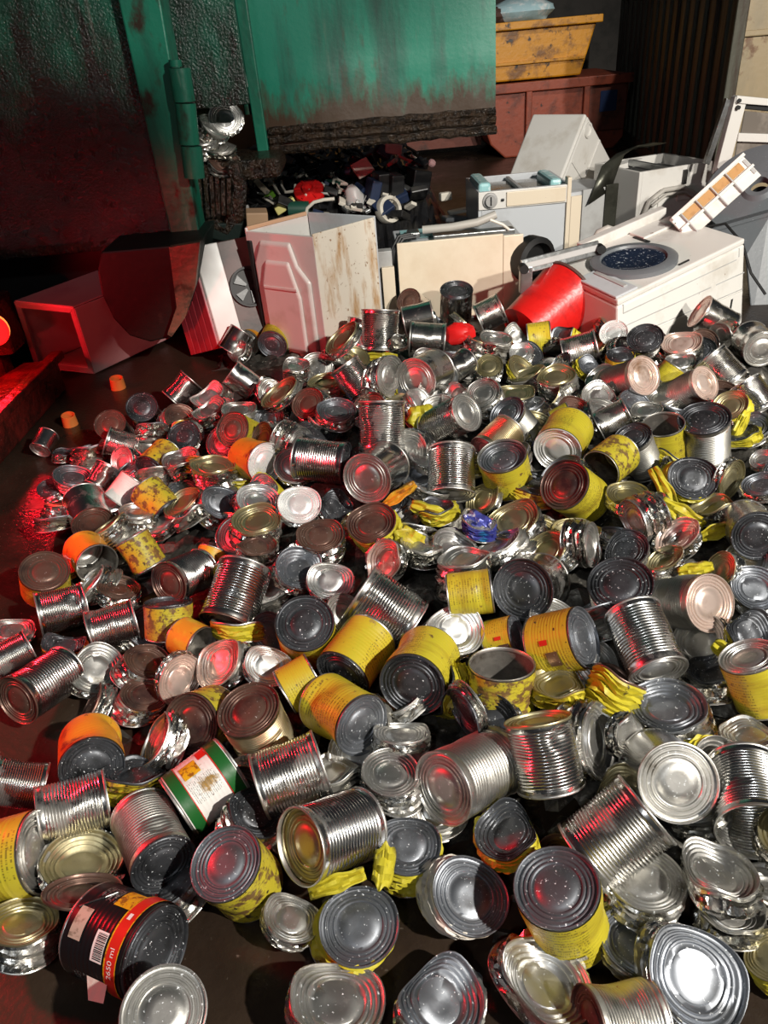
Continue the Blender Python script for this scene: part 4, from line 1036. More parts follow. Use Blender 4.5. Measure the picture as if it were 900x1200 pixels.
# crushed cans: a lid, a concertinaed wall below it and the other lid, squeezed and sheared as one
def crushed_set(seed, h, folds, amp, pinch, bend, shear):
    rnd = random.Random(seed)
    hs = [(rnd.randint(2, 9), rnd.random() * 6.28, rnd.uniform(0.3, 1.0)) for _ in range(7)]
    hl = [(rnd.randint(1, 3), rnd.random() * 6.28, rnd.uniform(0.3, 1.0)) for _ in range(4)]
    ph = rnd.random() * 6.28
    sx, sy = shear * math.cos(rnd.random() * 6.28), shear * math.sin(rnd.random() * 6.28)
    tilt = rnd.uniform(-0.25, 0.25); ta = rnd.random() * 6.28
    def warp(p, a):
        u = p.x * math.cos(ph) + p.y * math.sin(ph); v = -p.x * math.sin(ph) + p.y * math.cos(ph)
        r = math.hypot(u, v)
        # one side pinched in
        k = 1.0
        if u > 0: k = 1 - pinch * (u / R) ** 2 * 0.6
        u *= k
        z = p.z + bend * (0.014 * (v / R) ** 2 + 0.006 * math.sin(u * 60)) * (1 if p.z > h * 0.5 else 0.4)
        z += bend * 0.010 * max(0, u / R) ** 2
        return Vector((u * math.cos(ph) - v * math.sin(ph), u * math.sin(ph) + v * math.cos(ph), z))
    top = lambda p, a: warp(Vector((p.x, p.y, p.z + h)), a)
    vs, fs = revolve([(r * R, z) for r, z in LIDPROF], NS, top, True)
    lid = mesh('crushed_lid', vs, fs, True, 50)
    n = 72
    K = folds * 2 + 5
    vs = []; fs = []
    jit = [[rnd.uniform(-1, 1) for _ in range(n)] for _ in range(K + 1)]
    for i in range(K + 1):
        t = i / K
        edge = min(1.0, min(i, K - i) / 1.6)
        for k in range(n):
            a = 2 * math.pi * k / n
            wob = sum(m * math.sin(f * a + p + i * 1.9 * ((f % 3) - 1)) for f, p, m in hs) / 3.0
            low = sum(m * math.sin(f * a + p) for f, p, m in hl) / 2.0
            z = h * (1 - t) - 0.003
            z += edge * h * (0.16 * wob + 0.14 * low) / max(1.0, folds * 0.45)
            zig = (1 if i % 2 else -1)
            rr = R * (1 + edge * amp * (zig * (0.75 + 0.45 * low) + 0.45 * wob + 0.12 * jit[i][k] + 0.16 * math.sin(17 * a + i * 2.3 + 3 * low)))
            z += edge * 0.0015 * jit[i][(k * 7) % n]
            z = max(z, 0.0)
            p = warp(Vector((rr * math.cos(a) + sx * t, rr * math.sin(a) + sy * t, z)), a)
            vs.append(p)
    for i in range(K):
        for k in range(n):
            k2 = (k + 1) % n
            fs.append((i * n + k, (i + 1) * n + k, (i + 1) * n + k2, i * n + k2))
    wall = mesh('crumpled_wall', vs, fs, True, 26)
    vs, fs = revolve([(r * R, -z * 0.7) for r, z in LIDPROF], NS, lambda p, a: warp(Vector((p.x + sx, p.y + sy, max(p.z, -0.001))), a), True)
    base = mesh('crushed_base', vs, [tuple(reversed(f)) for f in fs], True, 50)
    return lid, wall, base, h

CR = []
for i, (h, fo, am, pi_, be, sh) in enumerate([(0.032, 2, 0.09, 0.15, 0.5, 0.010), (0.045, 3, 0.08, 0.25, 0.7, 0.020), (0.060, 4, 0.08, 0.1, 0.4, 0.025), (0.038, 2, 0.13, 0.5, 1.2, 0.015),
                                              (0.078, 4, 0.09, 0.2, 0.6, 0.020), (0.050, 3, 0.11, 0.6, 1.5, 0.030), (0.026, 2, 0.06, 0.05, 0.2, 0.008), (0.095, 5, 0.10, 0.3, 0.8, 0.020),
                                              (0.042, 3, 0.10, 0.35, -0.8, 0.030), (0.066, 3, 0.15, 0.4, 1.0, 0.035)]):
    CR.append(crushed_set(100 + i, h, fo, am, pi_, be, sh))
CRH = [c[3] for c in CR]

LIDCODE = {'s': 'lid_slate', 'd': 'lid_dark', 'k': 'lid_blue', 'b': 'lid_bright', 'w': 'lid_glare', 't': 'lid_tin', 'o': 'lid_olive', 'r': 'lid_rust', 'p': 'lid_pink_lit'}
# whole cans: body, lid code ('O' = open end towards the viewer), facing end px, other end px, radius px, rests on floor?, label
# body: R ribbed tin, S smooth tin, D dull ribbed, A ribbed with yellow reflection in its colour, Y yellow paper, T stained yellow, P speckled yellow, N orange, W white, G green-white, K black ; lower case = short can
CANS = [
 ('S','d',535,340,534,372,19,0,'upright smooth silver can with dark lid, in front of the flat cream panel'),
 ('R','t',445,409,446,361,22,0,'ribbed silver can standing tall at the back, in front of the rusty white appliance'),
 ('S','t',474,377,513,368,17,0,'silver can lying behind the open can, left of the upright dark-lidded can'),
 ('R','O',481,397,527,400,20,0,'open silver can on its side below the cream panel, mouth facing left'),
 ('S','t',487,446,510,434,26,0,'big silver can with red-lit ringed lid facing the viewer, upper middle of heap'),
 ('R','t',426,460,400,423,19.5,0,'tilted ribbed silver can with red glint, left of the red-lit ringed lid'),
 ('R','t',524,437,547,424,17,0,'ribbed silver can with yellow scrap behind it, right of the red-lit ringed lid'),
 ('R','t',588,361,553,378,18,0,'ribbed silver can touching the left side of the red bucket'),
 ('y','O',645,394,616,398,17.5,0,'small yellow can lying open in front of the red bucket'),
 ('R','t',661,416,706,403,19,0,'ribbed silver can lying just below the red bucket'),
 ('S','w',719,390,722,404,16,0,'can with bright white lid between red bucket and white washing machine'),
 ('R','d',756,396,757,422,20.5,0,'upright can with black lid below the white washing machine'),
 ('R','p',820,365,853,385,20,0,'silver can leaning against the white washing machine near its right corner'),
 ('R','t',858,447,829,414,20,0,'tilted ribbed silver can below the one leaning on the washing machine'),
 ('S','t',893,409,878,396,21,0,'silver can cut by the right frame edge, beside the washing machine corner'),
 ('D','p',754,440,714,453,23,0,'can lying with pinkish ringed lid facing right, below the black lid can'),
 ('D','p',826,449,783,466,20.5,0,'can with pinkish ringed lid, right of the other pink-lidded can'),
 ('y','O',792,430,776,450,15,0,'yellow can wedged between the two pink-lidded cans'),
 ('R','t',894,480,872,449,19,0,'ribbed silver can leaning at the right frame edge, above yellow paper'),
 ('D','d',825,490,826,533,29,0,'big upright rusty can with wet dark lid, right side of heap'),
 ('Y','O',777,497,779,535,24,0,'yellow can standing open with dark blue inside, beside the big rusty can'),
 ('D','d',741,512,756,549,22,0,'leaning ribbed can with greenish dark lid, left of the open blue-lined can'),
 ('R','t',702,500,738,482,18,0,'ribbed silver can lying right of the two stacked yellow cans'),
 ('t','t',650,496,682,478,15,0,'yellow can lying behind the yellow can with brilliant white lid'),
 ('Y','w',653,528,668,502,28,0,'yellow can with brilliant white lid facing the viewer'),
 ('Y','r',661,568,687,586,30,0,'yellow can with dark purple lid, in front of the brilliant white lid'),
 ('P','O',703,551,728,531,24,0,'spotted yellow can tipped with its open mouth down, right of the purple lid'),
 ('Y','s',588,534,596,567,28.5,0,'yellow can standing upright with sunken grey lid, left of brilliant white lid'),
 ('D','s',594,484,614,507,22,0,'can with grey ringed lid behind the upright yellow can'),
 ('A','t',570,530,597,504,22,0,'yellow-reflecting ribbed can lying left of the upright yellow can'),
 ('R','t',547,483,506,503,23,0,'ribbed can with grey lid facing right, centre of the upper heap'),
 ('R','t',448,525,447,468,27,0,'ribbed can standing with red stripe of light, centre of the upper heap'),
 ('R','t',529,580,529,528,28,0,'straight upright ribbed silver can left of the upright yellow can'),
 ('S','t',430,561,453,545,30,0,'silver can with wide ringed lid facing the viewer, below the red-striped can'),
 ('R','d',405,543,349,537,25,0,'ribbed can lying sideways with long red glint, left of the wide ringed lid'),
 ('N','w',312,543,288,536,24,0,'orange labelled can with pale lid facing right'),
 ('Y','r',272,503,293,513,21,0,'yellow can with dark purple lid on the left slope, above the orange can'),
 ('S','d',297,456,264,431,16,0,'dark smooth can lying on the upper left slope'),
 ('R','t',203,469,228,441,16,0,'ribbed can with red edge at the far left top of the heap'),
 ('S','t',283,388,268,414,14,0,'small glossy can standing below the leaning red and white appliance panel'),
 ('y','s',319,404,325,392,17,0,'yellow can with grey lid below the pink pressed appliance side'),
 ('n','t',290,402,300,396,15,0,'orange can beside the grey-lidded yellow can under the pink appliance'),
 ('S','d',345,393,329,377,13,0,'dark dented can leaning under the pink appliance'),
 ('S','O',368,360,387,377,15.5,0,'small silver can tipped open in front of the rusty white appliance'),
 ('n','t',353,369,362,360,13,0,'orange can behind the small tipped silver can'),
 ('S','r',395,380,415,368,12.5,0,'small can with dark red ringed end below the rusty white appliance'),
 ('S','r',479,353,492,362,15,0,'can with dark red rim at foot of the cream panel'),
 ('S','t',418,402,423,362,14,0,'smooth silver can hidden behind the tall ribbed can at the back'),
 ('S','d',166,477,173,490,18,0,'can with black ringed lid at the left edge of the slope'),
 ('S','r',129,497,140,511,18,0,'can with red-lit lid at the far left of the slope'),
 ('R','t',125,516,161,527,17,0,'ribbed silver can lying right of the red-lit lid, far left slope'),
 ('P','d',176,551,197,530,19,0,'spotted yellow can with dark lid on the left slope'),
 ('R','t',112,570,126,546,14,0,'short ribbed can standing in shadow at the left slope'),
 ('W','t',137,589,161,558,17,0,'can with white and yellow label on the shadowed left slope'),
 ('P','d',196,600,170,573,20,0,'speckled yellow can tipped beside the white labelled can'),
 ('S','r',109,614,98,585,24,0,'dark red-lit can with ringed end at the shadowed left edge'),
 ('S','t',47,527,57,509,12,1,'lone dented can on the dark floor near the rusty beam'),
 ('P','t',176,664,150,623,20,0,'speckled yellow can with crumpled silver top, left slope'),
 ('N','O',114,661,98,644,24,0,'orange can on its side with open dark mouth holding crushed metal'),
 ('y','r',52,669,54,690,27,1,'low yellow can with brownish lid at the left edge of the heap'),
 ('R','t',99,707,42,721,25,1,'ribbed silver can lying on the floor at far left, next to the low yellow can'),
 ('R','t',106,742,164,725,26,1,'ribbed silver can lying on the floor, second from the left'),
 ('R','t',-8,780,37,757,22,1,'ribbed can at the left frame edge, behind another ribbed can'),
 ('R','r',20,821,77,784,31,1,'ribbed can lying on the floor at left frame edge with its end visible'),
 ('N','d',108,899,106,868,36,1,'squat can with torn orange and yellow label on the wet floor'),
 ('R','O',50,922,-12,914,27,1,'open ribbed can lying at the left frame edge, red-lit'),
 ('R','t',48,960,126,937,37,1,'large ribbed can with broad red glint, lower left'),
 ('D','d',192,1013,166,955,38,1,'ribbed can tipped towards the viewer with black wet lid, lower left'),
 ('G','t',208,946,272,897,38,0,'can with white label between two green bands'),
 ('A','r',291,831,313,872,37,0,'ribbed can with dark red speckled lid, above the white and green can'),
 ('R','O',305,922,388,888,38,0,'shiny ribbed can lying right of the white and green can'),
 ('R','o',352,992,424,965,44,1,'ribbed can with sunken yellowish end, lower middle left'),
 ('P','s',264,1011,293,1037,42,1,'spotted yellow can with red-lit grey lid, lower left'),
 ('D','t',519,924,583,891,43,0,'ribbed can lying with grey ringed lid facing left, lower middle'),
 ('Y','s',652,1039,667,1088,49,1,'yellow can standing upright with grey lid and date stamp, lower right'),
 ('R','t',686,1006,764,943,46,0,'big shiny ribbed can lying aslant behind the upright stamped yellow can'),
 ('S','t',795,917,768,897,46,0,'smooth can with wet ringed lid facing the viewer, right of the big aslant can'),
 ('R','O',888,975,872,902,47,0,'ribbed can with rusty open mouth towards the viewer at right frame edge'),
 ('R','o',630,843,646,922,39,0,'upright ribbed silver can with yellowish lid, lower right middle'),
 ('P','O',588,778,588,832,38,0,'open spotted yellow can standing upright in the middle'),
 ('T','s',684,747,633,757,36,0,'yellow can with red emblem and grey end facing right'),
 ('t','s',606,745,574,752,24,0,'small yellow can with red emblem behind the open spotted one'),
 ('Y','t',526,698,578,692,25,0,'yellow can lying half hidden left of the big dark ringed lid'),
 ('S','d',613,691,634,682,36,0,'big can with dark ringed lid facing the viewer, centre right'),
 ('Y','d',483,803,503,767,39,0,'bright yellow can with plain dark grey end, centre'),
 ('Y','s',424,850,380,822,36,0,'bright yellow can with dark end turned to lower right, lower centre left'),
 ('T','d',401,791,434,746,34,0,'yellow can with brown stains above the two bright yellow cans'),
 ('t','t',334,811,371,789,27,0,'crumpled yellow can right of the dark red speckled lid'),
 ('T','d',357,730,362,754,34,0,'can with wet black ringed lid and stained yellow side, centre left'),
 ('R','t',481,734,412,688,36,0,'large shiny ribbed can lying diagonally in the centre of the heap'),
 ('R','r',266,730,288,666,33,0,'large ribbed can with red left side and brown end, left of centre'),
 ('R','r',198,684,236,667,26,0,'ribbed can with red-lit ringed lid facing left, left slope'),
 ('n','t',241,668,250,645,17,0,'orange can behind the ribbed can with red-lit lid'),
 ('p','d',197,706,199,745,27,0,'spotted yellow can standing on the floor edge beside two ribbed cans'),
 ('n','O',236,757,212,745,23,0,'torn orange can with red inside, below the spotted yellow one'),
 ('p','r',224,848,252,837,35,0,'can with reddish brown lid facing left, above the white and green can'),
 ('Y','t',46,998,-42,1019,46,1,'yellow printed can cut by the left frame edge'),
 ('K','d',183,1117,112,1087,51,1,'black labelled corn can with red band, lower left corner'),
 ('D','d',727,684,731,722,37,0,'upright can with wet dark blue lid, right of centre'),
 ('R','t',771,787,741,718,35,0,'ribbed can tipped forward with silver lid below, right of centre'),
 ('D','p',832,707,775,704,34,0,'ribbed can with rust-centred lid facing right'),
 ('S','d',888,628,872,612,29,0,'can with dark olive ringed lid at right frame edge'),
 ('Y','t',877,769,897,822,33,0,'bright yellow can at the right frame edge'),
 ('D','r',690,1202,765,1192,42,1,'rusty ribbed can at the bottom frame edge'),
 ('R','t',192,1186,195,1215,49,1,'can with wet ringed lid at the bottom frame edge, left'),
]
# crushed cans: style, lid code, lid centre px, radius px, apparent lid flatness, body direction deg (0 right, 90 down), mesh variant, rests on floor?, label
CRUSHED = [
 ('y','s',478,990,38,.86,90,4,1,'flattened yellow can with blue-grey lid, lower middle'),
 ('y','s',421,1084,46,.92,80,2,1,'crushed can wrapped in yellow paper, grey lid up, bottom middle'),
 ('w','s',551,1049,45,.90,125,2,1,'crushed can with white and red label under a grey lid, bottom middle'),
 ('m','t',395,1172,55,.75,100,1,1,'crushed foil-like can at the bottom frame edge, middle'),
 ('m','s',514,1172,52,.85,100,3,1,'torn crushed can with dark lid at the bottom frame edge, middle'),
 ('m','t',637,1157,54,.85,110,5,1,'squashed silver can with ringed lid, bottom right of middle'),
 ('m','s',815,1143,59,.86,165,1,1,'flat crushed can with shining ringed lid, bottom right'),
 ('m','t',756,1030,45,.75,95,2,1,'crushed can with silver lid in front of the big aslant ribbed can'),
 ('m','t',838,1024,46,.62,95,3,0,'crushed can with wet lid under the rusty open mouth'),
 ('m','t',852,1068,40,.55,95,3,1,'crumpled folded can wall, lower right'),
 ('m','s',748,1108,46,.75,120,0,1,'flat dark can lid and wall left of the shining ringed lid'),
 ('y','d',597,976,40,.75,70,3,0,'crushed yellow can with torn black lid, lower middle right'),
 ('m','t',458,906,34,.80,95,2,0,'stack-like crushed silver can in the lower middle'),
 ('m','t',342,1076,34,.75,110,1,1,'crushed can half hidden behind yellow paper, bottom middle left'),
 ('m','s',781,830,44,.72,85,7,0,'crushed can with large dark speckled lid, right of middle'),
 ('m','t',699,868,44,.42,180,4,0,'crushed can standing on edge, lid turned right, beside yellowish-lidded can'),
 ('m','b',533,738,34,.88,110,1,0,'crushed can with polished ringed lid, beside small yellow cans'),
 ('m','s',351,668,29,.85,120,3,0,'crushed can with dark speckled lid, left of centre'),
 ('m','b',387,680,27,.85,90,1,0,'crushed pale lid can beside the dark speckled lid'),
 ('m','p',454,660,28,.75,0,5,0,'crushed can with pink-lit pinched lid, centre'),
 ('y','r',435,614,30,.75,65,4,0,'crushed yellow can with brownish lid, centre of the heap'),
 ('m','r',173,775,28,.65,110,2,1,'crushed can with red glints on the floor edge, left'),
 ('m','r',170,813,28,.70,95,2,1,'crushed can with dull brown lid on the floor, left'),
 ('m','p',211,797,30,.75,200,0,0,'flattened can with red-lit lid leaning on edge, left'),
 ('m','p',258,776,33,.62,30,1,0,'crushed can with red rings leaning right, left of centre'),
 ('m','b',314,780,28,.85,120,1,0,'crushed can with pale bright lid beside crumpled yellow can'),
 ('m','t',186,868,32,.35,20,9,1,'crumpled silver wall lying on the floor, left'),
 ('m','o',96,1014,45,.80,95,3,1,'crushed can with greenish lid under the peeled red lid'),
 ('m','o',25,1082,40,.65,95,4,1,'crushed foil-sided can at the left frame edge, bottom'),
 ('m','r',139,690,24,.60,100,1,1,'flat rusty lid can between two ribbed cans on the floor'),
 ('y','d',75,757,24,.50,90,5,1,'flattened yellow can under the leftmost ribbed cans'),
 ('m','t',14,738,24,.55,90,1,1,'crushed silver can at the left frame edge above ribbed cans'),
 ('p','d',160,908,38,.35,95,9,1,'flattened speckled yellow can beside the white and green can'),
 ('y','d',812,560,28,.88,120,2,0,'crushed can with dark wet lid in torn yellow label, right'),
 ('m','o',857,563,25,.42,200,6,0,'flat can disc standing on edge at right'),
 ('m','o',601,609,31,.68,60,4,0,'thick crushed can with brown-grey lid, centre right'),
 ('m','o',640,645,26,.72,45,2,0,'crushed can with pale rings behind the big dark ringed lid'),
 ('m','t',692,640,28,.30,180,4,0,'crushed can standing on edge, folds facing the viewer, centre right'),
 ('m','d',733,645,27,.80,60,1,0,'crushed can with dark rings behind the dark blue lid'),
 ('m','t',744,612,28,.45,340,4,0,'folded crushed can leaning right, right of the on-edge one'),
 ('m','p',797,632,28,.70,50,5,0,'crushed can with lilac-grey bent lid, right'),
 ('m','o',846,667,21,.75,20,4,0,'small thick crushed can left of the dark olive lid'),
 ('m','o',781,658,23,.60,60,5,0,'bent crushed can above the rust-centred lid'),
 ('m','o',735,580,24,.60,90,1,0,'flat yellowish lid can below the spotted open yellow can'),
 ('m','t',768,590,15,.85,30,4,0,'small crushed can beside torn yellow label, right'),
 ('m','o',249,547,26,.45,85,7,0,'tall crumpled can on the left slope, left of the orange can'),
 ('m','b',302,588,26,.75,90,1,0,'crushed can with light grey ringed lid, left of the bright disc'),
 ('m','o',302,610,30,.60,85,4,0,'crushed can with dull olive lid, left of centre'),
 ('m','w',351,591,25,.90,90,0,0,'bright shining can disc left of the wide ringed lid'),
 ('m','r',375,627,27,.72,85,4,0,'crushed can with brown stained lid below the bright disc'),
 ('m','d',216,511,19,.85,60,2,0,'crushed can with dark rings on the left slope'),
 ('m','t',210,540,24,.40,60,9,0,'crumpled silver can with red glints on the left slope'),
 ('m','o',400,396,24,.35,45,6,0,'flat olive disc leaning left of the tall ribbed can'),
 ('m','o',327,460,25,.35,50,6,0,'flat olive disc leaning on the upper left slope'),
 ('m','r',361,473,20,.80,40,2,0,'crushed can with dark red lid, upper left of heap'),
 ('m','s',394,482,23,.62,85,1,0,'crushed can with greenish grey lid, left of the standing red-striped can'),
 ('m','t',350,523,24,.60,200,2,0,'crushed can rim behind the sideways red-glint can'),
 ('m','t',457,441,24,.70,180,2,0,'crushed can behind the red-lit ringed lid'),
 ('m','t',580,398,20,.40,95,7,0,'crumpled ribbed can under the can touching the red bucket'),
 ('m','o',573,429,16,.80,80,2,0,'small crushed can with olive lid, left below the red bucket'),
 ('m','t',566,461,20,.80,60,2,0,'crushed can with pale rings beside the grey-lidded can'),
 ('m','o',604,461,22,.45,90,1,0,'flat crushed can under the folded foil, upper right middle'),
 ('m','o',651,441,23,.50,85,4,0,'crushed can with flat grey top below the lying ribbed can'),
 ('m','o',618,440,22,.30,70,9,0,'folded foil-like can below the small yellow open can'),
 ('m','b',611,413,14,.80,90,1,0,'small bright lid under the small yellow open can'),
 ('b','t',703,441,18,.60,60,2,0,'crushed can with blue and yellow print, left of a pink-lidded can'),
 ('y','d',727,417,16,.55,90,1,0,'crushed yellow can below the bright white lid'),
 ('m','p',799,402,22,.60,85,4,0,'crushed can with white and orange lid against the washing machine'),
 ('m','t',846,392,16,.70,330,4,0,'small crushed can under the can leaning on the washing machine'),
 ('m','t',797,424,17,.55,90,1,0,'flattened can with white rings between the two pink-lidded cans'),
 ('y','o',856,476,20,.85,60,4,0,'crumpled yellow can right of the pink-lidded cans'),
 ('y','d',865,510,22,.45,80,3,0,'torn yellow label can right of the big rusty can'),
 ('m','t',758,480,18,.50,90,2,0,'crushed can between the lying ribbed can and the blue-lined can'),
 ('m','t',894,539,14,.85,60,1,0,'small ringed lid at the right frame edge, upper'),
 ('m','s',893,568,22,.60,85,2,0,'grey crushed can at the right frame edge above the dark olive lid'),
 ('m','o',838,595,28,.30,75,3,0,'crushed dark can folded flat, right of the torn yellow label'),
 ('m','s',884,690,28,.90,120,1,0,'dark plain lid at the right frame edge under the olive lid'),
 ('y','d',877,742,32,.75,130,5,0,'crumpled yellow can at the right frame edge, dark lid inside'),
 ('m','d',838,790,32,.50,95,5,0,'dark crushed can left of the right yellow can'),
 ('m','t',880,862,34,.45,90,9,0,'crumpled foil-like can above the rusty open mouth'),
 ('m','t',735,855,26,.50,200,5,0,'bent crushed can between ringed lids, right'),
 ('y','o',656,803,35,.50,90,3,0,'crushed can with golden flat top below the emblem can'),
 ('y','d',522,815,36,.30,15,5,0,'crushed yellow can pressed on edge beside the plain dark end'),
 ('m','d',545,835,32,.35,330,0,0,'dark disc on edge left of the open spotted can'),
 ('m','t',470,860,32,.40,90,4,0,'crumpled silver wall under the plain dark end'),
 ('m','t',390,905,34,.45,80,9,0,'crumpled foil can under the bright yellow can, lower centre'),
 ('m','t',545,655,32,.35,80,7,0,'crumpled silver can wall, centre'),
 ('m','t',585,640,30,.35,60,9,0,'folded silver wall left of the thick crushed can'),
 ('b','t',560,612,20,.50,110,5,0,'crushed can with torn blue print, centre'),
 ('m','t',495,640,26,.40,100,9,0,'crumpled silver wall right of the crushed brownish yellow can'),
 ('y','d',508,598,24,.35,80,5,0,'torn yellow paper can below the straight upright can'),
 ('m','r',300,640,24,.50,90,3,0,'crushed can with yellow paper scraps, left of centre'),
 ('m','t',160,600,20,.50,90,2,0,'crushed can behind the speckled yellow cans'),
 ('m','t',245,480,20,.45,60,9,0,'crumpled silver foil can on the upper left slope'),
 ('m','t',280,480,20,.45,80,4,0,'crumpled can right of the dark smooth can, upper left'),
 ('m','t',345,430,18,.45,80,9,0,'crumpled silver can below the dark dented can'),
 ('m','t',535,462,18,.50,60,5,0,'crumpled can under the red-lit ringed lid can'),
 ('m','t',440,520,18,.50,90,4,0,'crushed can beside the standing red-striped can'),
 ('m','t',905,1042,40,.55,95,3,1,'crumpled wall at the lower right frame edge'),
 ('y','o',903,1120,30,.85,60,4,1,'yellow can cut by the right frame edge, bottom'),
 ('m','d',58,572,14,.70,60,2,1,'dark gilded crushed can on the floor below the rusty beam'),
 ('m','d',74,531,14,.30,80,1,1,'dark flat crushed can on the shadowed floor'),
]

TALL = {754: 1.35, 826: 1.4, 832: 1.27, 519: 1.22, 352: 1.12, 20: 1.22, 192: 1.25, 266: 1.08, 771: 1.17, 405: 1.18, 547: 1.4, 741: 1.3, 588: 0.82, 424: 1.1, 684: 0.82, 198: 1.1}   # cans taller or shorter than the rest
ORI = []       # per can: dict
def solve(a, b, r, h, q=None, phi=None):
    """positions of both ends from pixels; exact view geometry"""
    zd = F * R / r
    A = CAM + ray(*a) * zd
    v = A - CAM; v = v / np.linalg.norm(v)
    if q is None:
        d = ray(*b)
        # B on ray b with |A-B| = h, farther root
        qa = d @ d; c = A - CAM
        qb = -2 * d @ c; qc = c @ c - h * h
        disc = qb * qb - 4 * qa * qc
        t = (-qb + math.sqrt(disc)) / (2 * qa) if disc > 0 else -qb / (2 * qa)
        B = CAM + d * t
        ax = A - B; ax = ax / np.linalg.norm(ax)
    else:
        e = math.cos(math.radians(phi)) * rt - math.sin(math.radians(phi)) * up
        e = e - v * (e @ v); e /= np.linalg.norm(e)
        ax = -(v * q + e * math.sqrt(1 - q * q))
    B = A - ax * h
    return A, B, ax

def lowest(B, ax, h, s):
    """lowest z of the cylinder"""
    rr = R * s * 1.02 * math.sqrt(max(0, 1 - ax[2] ** 2))
    return min(B[2], (B + ax * h * s)[2]) - rr

for c in CANS:
    body, lc, ax_, ay_, bx_, by_, r, g, lab = c
    short = body.islower()
    h = (0.115 if short else H) * TALL.get(ax_, 1.0)
    A, B, ax = solve((ax_, ay_), (bx_, by_), r, h)
    ORI.append(dict(kind='can', spec=c, h=h, B=B, ax=ax, s=1.0, g=g, py=max(ay_, by_), C=(A + B) / 2, k=1.0))
for c in CRUSHED:
    st, lc, ax_, ay_, r, q, phi, var, g, lab = c
    h = CRH[var]
    A, B, ax = solve((ax_, ay_), None, r, h, q, phi)
    ORI.append(dict(kind='crushed', spec=c, h=h, B=B, ax=ax, s=1.0, g=g, py=ay_ - 8 - (70 if any(w_ in lab for w_ in (' under ', ' behind ', 'beneath')) else 0), C=(A + B) / 2, k=1.0))

# smooth heap surface through the measured positions, then slide every can along its sight line onto it (size follows, a few per cent)
XY = np.array([o['C'][:2] for o in ORI]); ZZ = np.array([o['C'][2] for o in ORI]); GG = np.array([o['g'] for o in ORI])
ZZ = np.where(GG == 1, 0.06, ZZ)
OKW = np.where((GG == 1) | ((ZZ > 0.07) & (ZZ < 0.50)), 1.0, 0.0)
def hsurf(x, y, sg=0.24):
    d2 = (XY[:, 0] - x) ** 2 + (XY[:, 1] - y) ** 2
    wgt = (np.exp(-d2 / (2 * sg * sg)) + 1e-9) * OKW
    return float((wgt * ZZ).sum() / wgt.sum())
def hden(x, y, sg=0.13):
    d2 = (XY[:, 0] - x) ** 2 + (XY[:, 1] - y) ** 2
    return float((np.exp(-d2 / (2 * sg * sg)) * (1 - 0.75 * GG)).sum())

def place(o, k):
    """scale position about the eye by k, keep the apparent size"""
    B0 = o.setdefault('B0', o['B'].copy())
    o['k'] = k; o['s'] = k
    o['B'] = CAM + (B0 - CAM) * k
    o['C'] = o['B'] + o['ax'] * o['h'] * k * 0.5
for o in ORI:
    if o['g']:
        best = min((abs(lowest(CAM + (o['B'] - CAM) * k, o['ax'], o['h'], k) - 0.001), k) for k in np.linspace(0.55, 1.25, 281))
        place(o, best[1])
    else:
        C = o['C']; best = None
        for k in np.linspace(0.50, 1.12, 125):
            P = CAM + (C - CAM) * k
            e = abs(P[2] - hsurf(P[0], P[1])) + 0.30 * abs(k - 1)
            if best is None or e < best[0]: best = (e, k)
        place(o, best[1])
# ease overlaps: the can that is lower in view comes forward, the other goes back
def spheres(o):
    C, ax, h, s = o['C'], o['ax'], o['h'] * o['s'], o['s']
    if o['kind'] == 'can':
        return [(C + ax * t * h * 0.26, R * s * 0.90) for t in (-1, 1)]
    e1 = np.cross(ax, [0.3, 0.5, 0.8]); e1 /= np.linalg.norm(e1); e2 = np.cross(ax, e1)
    rr = max(0.022, h * 0.5)
    return [(C, rr)] + [(C + (e1 * math.cos(t) + e2 * math.sin(t)) * R * s * 0.55, rr) for t in (0, 1.57, 3.14, 4.71)]
KLIM = 0.07
for it in range(14):
    SP = [spheres(o) for o in ORI]
    dk = [0.0] * len(ORI)
    for i in range(len(ORI)):
        for j in range(i):
            if np.linalg.norm(ORI[i]['C'] - ORI[j]['C']) > 0.19: continue
            pen = 0
            for (p, a) in SP[i]:
                for (q_, b) in SP[j]:
                    pen = max(pen, a + b - np.linalg.norm(p - q_))
            if pen > 0.006:
                di = np.linalg.norm(ORI[i]['C'] - CAM)
                f = (1 if ORI[i]['py'] > ORI[j]['py'] else -1)
                m = min(pen * 0.35, 0.02) / di
                if not ORI[i]['g']: dk[i] -= f * m
                if not ORI[j]['g']: dk[j] += f * m
    for i, o in enumerate(ORI):
        if dk[i]:
            if 'kb' not in o: o['kb'] = o['k']
            k = min(max(o['k'] + dk[i], o['kb'] - KLIM), o['kb'] + KLIM)
            place(o, k)
for o in ORI:
    if not o['g']:
        n = 0
        while lowest(o['B'], o['ax'], o['h'], o['s']) < 0.0 and n < 60:
            place(o, o['k'] - 0.004); n += 1

XY = np.array([o['C'][:2] for o in ORI]); ZZ = np.array([o['C'][2] for o in ORI]); OKW = np.ones(len(ORI))
def frame(o, twist):
    z = Vector(o['ax'])
    x = z.orthogonal().normalized(); y = z.cross(x)
    M = Matrix((x, y, z)).transposed()
    return (M @ Matrix.Rotation(twist, 3, 'Z')).to_quaternion()

